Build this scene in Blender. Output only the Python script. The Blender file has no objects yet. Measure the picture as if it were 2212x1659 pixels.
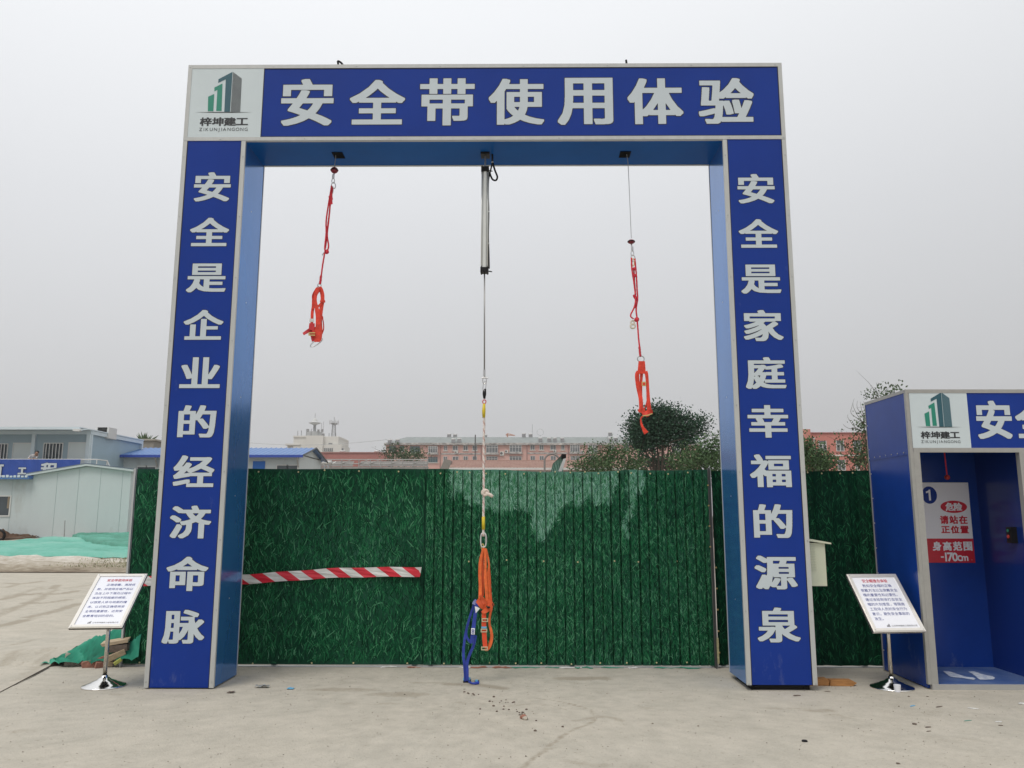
import bpy, math, random
import numpy as np
from mathutils import Vector, Matrix
R = math.radians
random.seed(7); rng = np.random.default_rng(7)
sc = bpy.context.scene
col = sc.collection

# ------------------------------------------------------------------ camera
CAM = Vector((0.3491, -7.4093, 1.5224)); PITCH, ROLL, YAW = 0.1631, 0.0011, 0.0088
FPX = 2847.1 / 3648 * 2212          # focal length in units of a 2212 px wide picture
_F0 = Vector((-math.sin(YAW), math.cos(YAW), 0)); _R0 = Vector((math.cos(YAW), math.sin(YAW), 0)); _U0 = Vector((0, 0, 1))
FW = _F0 * math.cos(PITCH) + _U0 * math.sin(PITCH)
_U1 = _U0 * math.cos(PITCH) - _F0 * math.sin(PITCH)
RT = _R0 * math.cos(ROLL) + _U1 * math.sin(ROLL); UP = _U1 * math.cos(ROLL) - _R0 * math.sin(ROLL)
cd = bpy.data.cameras.new('camera'); cam = bpy.data.objects.new('camera', cd); col.objects.link(cam)
cd.sensor_width = 36; cd.lens = 2847.1 / 3648 * 36; cd.clip_start = 0.05; cd.clip_end = 5000
M = Matrix((RT, UP, -FW)).transposed().to_4x4(); M.translation = CAM; cam.matrix_world = M
sc.camera = cam

# ------------------------------------------------------------------ light
SUN_EL, SUN_AZ = R(58), R(-35)      # azimuth from -y (behind the camera) towards -x
w = bpy.data.worlds.new('World'); sc.world = w; w.use_nodes = True
nt = w.node_tree; nt.nodes.clear(); N = nt.nodes.new; L = nt.links.new
sund = Vector((math.sin(SUN_AZ) * math.cos(SUN_EL), -math.cos(SUN_AZ) * math.cos(SUN_EL), math.sin(SUN_EL)))
wo = N('ShaderNodeOutputWorld'); bg = N('ShaderNodeBackground'); bg2 = N('ShaderNodeBackground'); ad = N('ShaderNodeAddShader')
sky = N('ShaderNodeTexSky'); sky.sky_type = 'NISHITA'; sky.sun_disc = False
sky.sun_elevation = SUN_EL; sky.sun_rotation = math.pi + SUN_AZ; sky.dust_density = 8; sky.air_density = 1.5
L(sky.outputs[0], bg.inputs[0]); bg.inputs[1].default_value = 0.006
tc = N('ShaderNodeTexCoord'); sx = N('ShaderNodeSeparateXYZ'); L(tc.outputs['Generated'], sx.inputs[0])
ramp = N('ShaderNodeValToRGB'); L(sx.outputs['Z'], ramp.inputs[0])
cr = ramp.color_ramp
cr.elements[0].position = 0.0; cr.elements[0].color = (.525, .525, .535, 1)
cr.elements[1].position = 1.0; cr.elements[1].color = (1.0, 1.02, 1.04, 1)
for p_, c_ in ((.12, (.575, .578, .59, 1)), (.35, (.70, .71, .73, 1)), (.56, (.85, .865, .885, 1))):
    e = cr.elements.new(p_); e.color = c_
vd = N('ShaderNodeVectorMath'); vd.operation = 'DOT_PRODUCT'; L(tc.outputs['Generated'], vd.inputs[0]); vd.inputs[1].default_value = (-.62, .45, .64)
mr = N('ShaderNodeMapRange'); L(vd.outputs['Value'], mr.inputs[0]); mr.inputs[1].default_value = .2; mr.inputs[2].default_value = 1.0
mr.inputs[3].default_value = .97; mr.inputs[4].default_value = 1.13
cl_n = N('ShaderNodeTexNoise'); cl_n.inputs['Scale'].default_value = 1.6; cl_n.inputs['Detail'].default_value = 2; L(tc.outputs['Generated'], cl_n.inputs['Vector'])
mr2 = N('ShaderNodeMapRange'); L(cl_n.outputs['Fac'], mr2.inputs[0]); mr2.inputs[3].default_value = .975; mr2.inputs[4].default_value = 1.025
mm = N('ShaderNodeMath'); mm.operation = 'MULTIPLY'; L(mr.outputs[0], mm.inputs[0]); L(mr2.outputs[0], mm.inputs[1])
L(ramp.outputs[0], bg2.inputs[0]); L(mm.outputs[0], bg2.inputs[1])
L(bg.outputs[0], ad.inputs[0]); L(bg2.outputs[0], ad.inputs[1]); L(ad.outputs[0], wo.inputs[0])
sl = bpy.data.lights.new('sun', 'SUN'); sl.energy = 1.5; sl.angle = R(24); sl.color = (1, .95, .88)
so = bpy.data.objects.new('sun', sl); col.objects.link(so); so.rotation_euler = (-sund).to_track_quat('-Z', 'Y').to_euler()
so.location = (0, 0, 20)
sc.view_settings.view_transform = 'Standard'; sc.view_settings.look = 'None'; sc.view_settings.exposure = 0.0; sc.view_settings.gamma = 1

# ------------------------------------------------------------------ helpers
def at(u, v, y):
    d = FW * FPX + RT * (u - 1106) - UP * (v - 829.5)
    return CAM + d * ((y - CAM.y) / d.y)
def gnd(u, v, z=0.0):
    d = FW * FPX + RT * (u - 1106) - UP * (v - 829.5)
    return CAM + d * ((z - CAM.z) / d.z)

class MB:
    def __init__(s): s.v = []; s.f = []; s.m = []; s.c = []; s.has_c = False
    def face(s, pts, m=0, c=None):
        b = len(s.v); s.v += [tuple(p) for p in pts]; s.f.append(tuple(range(b, b + len(pts)))); s.m.append(m)
        s.c += [c if c is not None else 0.5] * len(pts)
        if c is not None: s.has_c = True
    def grid(s, P, m=0, C=None):           # P[i][j] points
        b = len(s.v); n = len(P); k = len(P[0])
        for i in range(n):
            for j in range(k):
                s.v.append(tuple(P[i][j])); s.c.append(C[i][j] if C is not None else .5)
        if C is not None: s.has_c = True
        for i in range(n - 1):
            for j in range(k - 1):
                a = b + i * k + j; s.f.append((a, a + 1, a + k + 1, a + k)); s.m.append(m)
    def box(s, lo, hi, m=0, M=None):
        x0, y0, z0 = lo; x1, y1, z1 = hi
        P = [(x0, y0, z0), (x1, y0, z0), (x1, y1, z0), (x0, y1, z0), (x0, y0, z1), (x1, y0, z1), (x1, y1, z1), (x0, y1, z1)]
        if M is not None: P = [tuple(M @ Vector(p)) for p in P]
        b = len(s.v); s.v += P; s.c += [.5] * 8
        for f in ((0, 3, 2, 1), (4, 5, 6, 7), (0, 1, 5, 4), (1, 2, 6, 5), (2, 3, 7, 6), (3, 0, 4, 7)):
            s.f.append(tuple(b + i for i in f)); s.m.append(m)
    def tube(s, pts, r, n=8, m=0, caps=True):
        pts = [Vector(p) for p in pts]; rs = r if isinstance(r, (list, tuple)) else [r] * len(pts)
        b = len(s.v); prev = None
        for i, p in enumerate(pts):
            t = (pts[min(i + 1, len(pts) - 1)] - pts[max(i - 1, 0)]).normalized()
            if prev is None:
                a = t.cross(Vector((0, 0, 1)));  a = t.cross(Vector((1, 0, 0))) if a.length < .2 else a
            else: a = prev - t * prev.dot(t)
            a.normalize(); prev = a; c = t.cross(a)
            for k in range(n):
                q = 2 * math.pi * k / n
                s.v.append(tuple(p + (a * math.cos(q) + c * math.sin(q)) * rs[i])); s.c.append(.5)
        for i in range(len(pts) - 1):
            for k in range(n):
                a0 = b + i * n + k; a1 = b + i * n + (k + 1) % n
                s.f.append((a0, a1, a1 + n, a0 + n)); s.m.append(m)
        if caps:
            s.f.append(tuple(b + k for k in range(n))[::-1]); s.m.append(m)
            e = b + (len(pts) - 1) * n; s.f.append(tuple(e + k for k in range(n))); s.m.append(m)
    def lathe(s, prof, c, n=24, m=0):       # prof: (radius, z) pairs
        c = Vector(c); b = len(s.v)
        for r_, z in prof:
            for k in range(n):
                q = 2 * math.pi * k / n; s.v.append((c.x + r_ * math.cos(q), c.y + r_ * math.sin(q), c.z + z)); s.c.append(.5)
        for i in range(len(prof) - 1):
            for k in range(n):
                a0 = b + i * n + k; a1 = b + i * n + (k + 1) % n
                s.f.append((a0, a1, a1 + n, a0 + n)); s.m.append(m)
    def prism(s, poly, y0, y1, m=0):        # polygon of (x, z) extruded along y, y0 the front
        n = len(poly); b = len(s.v)
        for y in (y0, y1):
            for x, z in poly: s.v.append((x, y, z)); s.c.append(.5)
        s.f.append(tuple(b + i for i in range(n))); s.m.append(m)
        s.f.append(tuple(b + n + i for i in range(n))[::-1]); s.m.append(m)
        for i in range(n):
            j = (i + 1) % n; s.f.append((b + i, b + n + i, b + n + j, b + j)); s.m.append(m)

ORG = {}
def mk(name, mb, mats, parent=None, smooth=False, org=None):
    if not isinstance(mats, (list, tuple)): mats = [mats]
    o_ = ORG.get(parent.name) if parent is not None else None
    o_ = Vector((0, 0, 0)) if o_ is None else o_
    if parent is None and org is not None: o_ = Vector(org)
    me = bpy.data.meshes.new(name); V = np.array(mb.v, dtype=float) - np.array(o_)
    me.from_pydata([tuple(q) for q in V], [], mb.f)
    for m_ in mats: me.materials.append(m_)
    me.polygons.foreach_set('material_index', mb.m)
    if mb.has_c:
        a = me.attributes.new('tint', 'FLOAT', 'POINT'); a.data.foreach_set('value', np.array(mb.c, dtype=np.float32))
    if smooth: me.polygons.foreach_set('use_smooth', [True] * len(mb.f))
    me.update()
    o = bpy.data.objects.new(name, me); col.objects.link(o)
    if parent is not None: o.parent = parent; ORG[o.name] = o_
    elif org is not None: o.location = o_; ORG[o.name] = o_
    return o
def tag(o, label=None, cat=None, group=None, kind=None):
    if label: o['label'] = label
    if cat: o['category'] = cat
    if group: o['group'] = group
    if kind: o['kind'] = kind
    return o
def thing(name, label, cat, loc=(0, 0, 0), group=None):
    o = bpy.data.objects.new(name, None); col.objects.link(o); o.location = loc; o.empty_display_size = .1
    ORG[o.name] = Vector(loc); return tag(o, label, cat, group)
def smooth_path(pts, n=6):
    P = [np.array(p, float) for p in pts]; P = [2 * P[0] - P[1]] + P + [2 * P[-1] - P[-2]]; out = []
    for i in range(1, len(P) - 2):
        for k in range(n):
            t = k / n; a, b, c, d = P[i - 1:i + 3]
            out.append(.5 * (2 * b + (c - a) * t + (2 * a - 5 * b + 4 * c - d) * t * t + (3 * b - a - 3 * c + d) * t ** 3))
    return out + [P[-2]]

# ------------------------------------------------------------------ materials
def mat(name, c, rough=.6, metal=0, spec=.5, var=0.0, vscale=3.0, c2=None, bump=0.0, bscale=20.0, stretch=None, c2amt=.5, coat=0):
    m = bpy.data.materials.new(name); m.use_nodes = True; t = m.node_tree; b = t.nodes['Principled BSDF']
    b.inputs['Base Color'].default_value = (*c, 1); b.inputs['Roughness'].default_value = rough
    b.inputs['Metallic'].default_value = metal; b.inputs['Specular IOR Level'].default_value = spec
    b.inputs['Coat Weight'].default_value = coat
    co = t.nodes.new('ShaderNodeTexCoord'); mp = t.nodes.new('ShaderNodeMapping'); t.links.new(co.outputs['Object'], mp.inputs[0])
    if stretch: mp.inputs['Scale'].default_value = stretch
    if var or c2:
        n = t.nodes.new('ShaderNodeTexNoise'); n.inputs['Scale'].default_value = vscale; n.inputs['Detail'].default_value = 6
        n.inputs['Roughness'].default_value = .65; t.links.new(mp.outputs[0], n.inputs['Vector'])
        r = t.nodes.new('ShaderNodeValToRGB'); t.links.new(n.outputs['Fac'], r.inputs[0])
        lo = tuple(x * (1 - var) for x in c); hi = c2 if c2 else tuple(min(1, x * (1 + var)) for x in c)
        r.color_ramp.elements[0].position = .5 - .25 * (1 if not c2 else 0.6); r.color_ramp.elements[0].color = (*(c if c2 else lo), 1)
        r.color_ramp.elements[1].position = .75 if not c2 else .5 + .35 * c2amt; r.color_ramp.elements[1].color = (*hi, 1)
        t.links.new(r.outputs[0], b.inputs['Base Color'])
    if bump:
        n2 = t.nodes.new('ShaderNodeTexNoise'); n2.inputs['Scale'].default_value = bscale; n2.inputs['Detail'].default_value = 4
        t.links.new(mp.outputs[0], n2.inputs['Vector'])
        bp = t.nodes.new('ShaderNodeBump'); bp.inputs['Strength'].default_value = bump; bp.inputs['Distance'].default_value = .05
        t.links.new(n2.outputs['Fac'], bp.inputs['Height']); t.links.new(bp.outputs[0], b.inputs['Normal'])
    return m
def tint_mat(name, stops, rough=.7, spec=.3, extra_noise=0.0):
    """colour picked along a ramp by the mesh attribute 'tint'"""
    m = bpy.data.materials.new(name); m.use_nodes = True; t = m.node_tree; b = t.nodes['Principled BSDF']
    a = t.nodes.new('ShaderNodeAttribute'); a.attribute_name = 'tint'; r = t.nodes.new('ShaderNodeValToRGB')
    src = a.outputs['Fac']
    if extra_noise:
        co = t.nodes.new('ShaderNodeTexCoord'); n = t.nodes.new('ShaderNodeTexNoise'); n.inputs['Scale'].default_value = 5; n.inputs['Detail'].default_value = 8; n.inputs['Roughness'].default_value = .7
        t.links.new(co.outputs['Object'], n.inputs['Vector'])
        s_ = t.nodes.new('ShaderNodeMath'); s_.operation = 'MULTIPLY_ADD'; t.links.new(n.outputs['Fac'], s_.inputs[0]); s_.inputs[1].default_value = extra_noise; s_.inputs[2].default_value = -extra_noise / 2
        s2 = t.nodes.new('ShaderNodeMath'); s2.operation = 'ADD'; t.links.new(s_.outputs[0], s2.inputs[0]); t.links.new(src, s2.inputs[1]); src = s2.outputs[0]
    t.links.new(src, r.inputs[0]); el = r.color_ramp.elements
    el[0].position, el[0].color = stops[0][0], (*stops[0][1], 1); el[1].position, el[1].color = stops[-1][0], (*stops[-1][1], 1)
    for p_, c_ in stops[1:-1]: e = el.new(p_); e.color = (*c_, 1)
    t.links.new(r.outputs[0], b.inputs['Base Color']); b.inputs['Roughness'].default_value = rough; b.inputs['Specular IOR Level'].default_value = spec
    return m
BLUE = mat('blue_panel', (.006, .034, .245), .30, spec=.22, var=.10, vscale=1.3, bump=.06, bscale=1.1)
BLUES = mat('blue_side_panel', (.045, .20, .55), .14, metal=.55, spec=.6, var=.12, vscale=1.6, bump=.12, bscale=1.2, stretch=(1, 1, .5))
SOFF = mat('blue_soffit_panel', (.002, .085, .32), .25, spec=.04, var=.15, vscale=1.4, bump=.10, bscale=1.4)
BLUEB = mat('blue_booth_panel', (.007, .042, .25), .26, spec=.36, var=.15, vscale=1.8, bump=.10, bscale=1.5)
ALU = mat('aluminium_trim', (.47, .48, .47), .42, .15, var=.08, vscale=14, stretch=(1, 1, .2))
LETTER = mat('reflective_letter_film', (.51, .57, .605), .5, spec=.3, var=.03, vscale=5)
LEDGE = mat('letter_dark_outline', (.012, .014, .03), .6)  # dark outline printed round the letters, reused for seams
LOGOBG = mat('pale_logo_panel', (.56, .63, .655), .45, spec=.3, var=.03, vscale=3)
INKK = mat('logo_black', (.02, .022, .026), .5)
GRN = mat('logo_green', (.015, .22, .15), .5); TEAL = mat('logo_teal', (.02, .09, .12), .5); GREYL = mat('logo_grey', (.16, .25, .29), .5)
BLACK = mat('black_plastic', (.010, .010, .011), .5, spec=.2); DARK = mat('dark_gap', (.008, .008, .009), .9, spec=.05)
STEEL = mat('steel', (.55, .55, .55), .3, .9, var=.05, vscale=20); GALV = mat('galvanised', (.42, .43, .43), .45, .6, var=.15, vscale=8)
BRASS = mat('brass_hardware', (.62, .48, .2), .4, .6)
CHROME = mat('chrome', (.78, .77, .75), .12, 1.0); SILVER = mat('silver_frame', (.74, .71, .66), .3, .55, var=.05, vscale=9)
PAPER = mat('white_paper', (.78, .79, .84), .35, var=.02, vscale=5); REDINK = mat('red_ink', (.55, .03, .06), .6); BLUEINK = mat('blue_ink', (.03, .05, .26), .6); GREYINK = mat('grey_ink', (.12, .12, .13), .6)
REDROPE = mat('red_rope', (.66, .035, .05), .75, var=.45, vscale=70); REDWEB = mat('red_orange_webbing', (.66, .045, .02), .65, var=.42, vscale=22, bump=.15, bscale=150)
ORWEB = mat('orange_webbing', (.74, .14, .03), .7, var=.34, vscale=20, bump=.15, bscale=150); ORDK = mat('orange_webbing_dark', (.62, .09, .022), .7, var=.2, vscale=10)  # ORDK: a darker, redder orange for some straps
BLWEB = mat('blue_webbing', (.02, .045, .32), .7, var=.4, vscale=18, bump=.15, bscale=150); LTBL = mat('light_blue_plastic', (.13, .38, .60), .5)
REDDISC = mat('dark_red_plastic', (.20, .012, .025), .45, var=.3, vscale=20); WROPE = mat('white_rope', (.68, .62, .58), .85, var=.25, vscale=60); YEL = mat('yellow_sleeve', (.62, .47, .02), .5)
REDV = mat('red_vinyl', (.60, .02, .04), .35, var=.15, vscale=6); WHV = mat('white_vinyl', (.62, .62, .60), .35, var=.15, vscale=6)
CREAM = mat('cream_enamel', (.60, .62, .47), .45, var=.05, vscale=4); WOOD = mat('raw_wood', (.36, .17, .055), .8, var=.35, vscale=9, stretch=(1, 6, 6))
WOODP = mat('pale_wood', (.42, .33, .22), .8, var=.3, vscale=9, stretch=(1, 6, 6)); BRICK = mat('red_brick', (.29, .135, .095), .9, var=.3, vscale=14, bump=.3, bscale=30)
CONC2 = mat('broken_concrete', (.40, .36, .30), .95, var=.25, vscale=12, bump=.5, bscale=25); STONE = mat('dark_stone', (.13, .10, .08), .95, var=.4, vscale=30)
PINK = mat('pink_render', (.60, .335, .295), .9, var=.1, vscale=.35, c2=(.64, .42, .36)); PINK2 = mat('terracotta_render', (.54, .20, .16), .9, var=.10, vscale=.25)
PINKD = mat('red_parapet', (.37, .15, .13), .9, var=.12, vscale=.3)
ROOFG = mat('grey_roof', (.24, .265, .26), .8, var=.18, vscale=.6); STAIN = mat('stained_cornice', (.62, .60, .57), .9, c2=(.18, .17, .165), vscale=1.1, c2amt=.35, stretch=(1, 1, 2))
WHITEB = mat('white_render', (.66, .65, .61), .9, var=.08, vscale=.15, stretch=(1, 1, .4)); GLASS = mat('dark_glass', (.055, .07, .08), .12, spec=.7, var=.4, vscale=.5); GLASST = mat('teal_glass', (.04, .09, .10), .12, spec=.7)
FRAMEW = mat('white_window_frame', (.62, .62, .60), .5); TILE = mat('brown_roof_tiles', (.235, .13, .105), .9, c2=(.30, .19, .15), vscale=2.2, bump=.6, bscale=4)
PREFAB = mat('pale_sandwich_panel', (.52, .575, .58), .5, var=.05, vscale=.5, stretch=(1, 1, .3)); PREFB = mat('light_blue_container', (.32, .43, .50), .45, var=.07, vscale=.8, bump=.15, bscale=.8)
PREFW = mat('container_white_frame', (.58, .66, .70), .5, var=.05, vscale=2); BANNER = mat('blue_banner', (.02, .07, .34), .5, var=.1, vscale=2, bump=.15, bscale=2); BLROOF = mat('blue_steel_roof', (.075, .18, .42), .35, var=.1, vscale=2)
DOORW = mat('cream_door', (.58, .63, .62), .5, var=.03); GREYW = mat('grey_brown_wall', (.25, .235, .21), .9, var=.1)
SKIN = mat('skin', (.40, .23, .16), .6); HAIR = mat('black_hair', (.012, .01, .01), .6); SHIRT = mat('grey_white_shirt', (.50, .49, .50), .8, var=.06); TROU = mat('dark_trousers', (.03, .03, .04), .8)
BARK = mat('bark', (.075, .058, .045), .9, var=.3, vscale=8)
LEAFD = tint_mat('dark_leaves', [(0, (.012, .036, .023)), (.5, (.030, .080, .046)), (1, (.075, .15, .085))])
LEAFL = tint_mat('light_leaves', [(0, (.035, .06, .022)), (.5, (.065, .13, .05)), (1, (.13, .20, .085))])
LEAFO = tint_mat('olive_leaves', [(0, (.04, .055, .02)), (.5, (.06, .105, .045)), (1, (.11, .155, .07))])

def scuff(m, col_=(.24, .27, .36), hi=.74, amt=.35, scale=5.0, foot=True):
    t = m.node_tree; b = t.nodes['Principled BSDF']; n_ = t.nodes.new; l_ = t.links.new
    src = b.inputs['Base Color'].links[0].from_socket; co = n_('ShaderNodeTexCoord'); mp = n_('ShaderNodeMapping'); l_(co.outputs['Object'], mp.inputs[0]); mp.inputs['Scale'].default_value = (1, 1, .45)
    n = n_('ShaderNodeTexNoise'); n.inputs['Scale'].default_value = scale; n.inputs['Detail'].default_value = 10; n.inputs['Roughness'].default_value = .72; l_(mp.outputs[0], n.inputs['Vector'])
    add = n.outputs['Fac']
    if foot:
        sx_ = n_('ShaderNodeSeparateXYZ'); l_(co.outputs['Object'], sx_.inputs[0]); r = n_('ShaderNodeMapRange'); l_(sx_.outputs['Z'], r.inputs[0]); r.inputs[1].default_value = .02; r.inputs[2].default_value = .45; r.inputs[3].default_value = .10; r.inputs[4].default_value = 0
        s2 = n_('ShaderNodeMath'); s2.operation = 'ADD'; l_(add, s2.inputs[0]); l_(r.outputs[0], s2.inputs[1]); add = s2.outputs[0]
    rp = n_('ShaderNodeMapRange'); l_(add, rp.inputs[0]); rp.inputs[1].default_value = hi - .10; rp.inputs[2].default_value = hi + .06; rp.inputs[3].default_value = 0; rp.inputs[4].default_value = amt
    x = n_('ShaderNodeMix'); x.data_type = 'RGBA'; l_(rp.outputs[0], x.inputs[0]); l_(src, x.inputs[6]); x.inputs[7].default_value = (*col_, 1); l_(x.outputs[2], b.inputs['Base Color'])
for m_ in (BLUE, BLUES, BLUEB): scuff(m_)
scuff(PREFAB, (.26, .22, .17), .66, .35, .9, False); scuff(CREAM, (.3, .28, .2), .68, .4, 6, False)

# ------------------------------------------------------------------ lettering
_tx = {}
def text_tris(s):
    if s in _tx: return _tx[s]
    c = bpy.data.curves.new('t', 'FONT'); c.body = s; c.resolution_u = 3; o = bpy.data.objects.new('t', c); col.objects.link(o)
    dg = bpy.context.evaluated_depsgraph_get(); m = o.evaluated_get(dg).to_mesh(); m.calc_loop_triangles()
    V = np.array([v.co[:2] for v in m.vertices]).reshape(-1, 2); T = [tuple(t.vertices) for t in m.loop_triangles]
    o.evaluated_get(dg).to_mesh_clear(); bpy.data.objects.remove(o); bpy.data.curves.remove(c)
    _tx[s] = (V, T); return _tx[s]
_gf = {}
def glyph_field(ch, n=220, pad=18):
    """coverage raster of one character, box-fitted"""
    if ch in _gf: return _gf[ch]
    V, T = text_tris(ch); lo = V.min(0); hi = V.max(0); S = n / max(hi - lo)
    W, H = [int(math.ceil(x * S)) + 2 * pad for x in (hi - lo)]
    G = np.zeros((H, W), bool); P = (V - lo) * S + pad
    for a, b, c in T:
        A, B, C_ = P[a], P[b], P[c]
        x0, y0 = np.floor(np.minimum(np.minimum(A, B), C_)).astype(int); x1, y1 = np.ceil(np.maximum(np.maximum(A, B), C_)).astype(int) + 1
        X, Yy = np.meshgrid(np.arange(x0, x1), np.arange(y0, y1))
        def e(p, q): return (q[0] - p[0]) * (Yy - p[1]) - (q[1] - p[1]) * (X - p[0])
        w0, w1, w2 = e(A, B), e(B, C_), e(C_, A)
        G[y0:y1, x0:x1] |= ((w0 >= -1e-6) & (w1 >= -1e-6) & (w2 >= -1e-6)) | ((w0 <= 1e-6) & (w1 <= 1e-6) & (w2 <= 1e-6))
    _gf[ch] = (G, S, pad, hi - lo); return _gf[ch]
_gp = {}
def glyph_polys(ch, kx, ky, n=220):
    """thickened character as flat polygons in a box centred on 0, one em wide"""
    key = (ch, kx, ky, n)
    if key in _gp: return _gp[key]
    G, S, pad, ext = glyph_field(ch, n); A = G.copy()
    for d in range(1, kx + 1):
        A[:, d:] |= G[:, :-d]; A[:, :-d] |= G[:, d:]
    B = A.copy()
    for d in range(1, ky + 1):
        B[d:, :] |= A[:-d, :]; B[:-d, :] |= A[d:, :]
    f = B.astype(float)
    g = f.copy(); g[1:-1, 1:-1] = (f[1:-1, 1:-1] * 4 + 2 * (f[:-2, 1:-1] + f[2:, 1:-1] + f[1:-1, :-2] + f[1:-1, 2:]) + f[:-2, :-2] + f[2:, 2:] + f[:-2, 2:] + f[2:, :-2]) / 16
    H, W = g.shape; I = g > .5; polys = []
    cx, cy = (W - 1) / 2, (H - 1) / 2
    full = I[:-1, :-1] & I[1:, :-1] & I[:-1, 1:] & I[1:, 1:]; some = (I[:-1, :-1] | I[1:, :-1] | I[:-1, 1:] | I[1:, 1:]) & ~full
    for y in range(H - 1):
        r_ = full[y]; x = 0
        while x < W - 1:
            if r_[x]:
                x2 = x
                while x2 < W - 1 and r_[x2]: x2 += 1
                polys.append([(x, y), (x2, y), (x2, y + 1), (x, y + 1)]); x = x2
            else: x += 1
        for x in np.nonzero(some[y])[0]:
            cs = [(x, y), (x + 1, y), (x + 1, y + 1), (x, y + 1)]; po = []
            for k in range(4):
                p, q = cs[k], cs[(k + 1) % 4]; a, b = g[p[1], p[0]], g[q[1], q[0]]
                if a > .5: po.append(p)
                if (a > .5) != (b > .5):
                    t = (.5 - a) / (b - a); po.append((p[0] + (q[0] - p[0]) * t, p[1] + (q[1] - p[1]) * t))
            if len(po) > 2: polys.append(po)
    out = [[((px - cx) / n, (py - cy) / n) for px, py in po] for po in polys]
    _gp[key] = out; return out
def add_char(mb, ch, cx, cz, sx, sz, y, kx, ky, m=0, n=220):
    for po in glyph_polys(ch, kx, ky, n): mb.face([(cx + a * sx, y, cz + b * sz) for a, b in po], m)
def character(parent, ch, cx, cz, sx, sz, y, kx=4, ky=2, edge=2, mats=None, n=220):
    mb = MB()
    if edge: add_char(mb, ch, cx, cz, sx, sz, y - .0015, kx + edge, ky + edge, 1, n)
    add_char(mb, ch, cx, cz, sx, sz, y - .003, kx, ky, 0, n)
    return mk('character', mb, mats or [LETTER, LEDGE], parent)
def text_line(mb, s, x0, z0, size, f, m=0, align='L', width=None, bold=0):
    """flat line of text; f maps board (x, z) to a point"""
    V, T = text_tris(s); V = V * size; ww = V[:, 0].max()
    if width: V[:, 0] *= width / ww; ww = width
    off = x0 - (ww / 2 if align == 'C' else ww if align == 'R' else 0)
    for t in T: mb.face([f(V[i][0] + off, V[i][1] + z0) for i in t], m)

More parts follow.
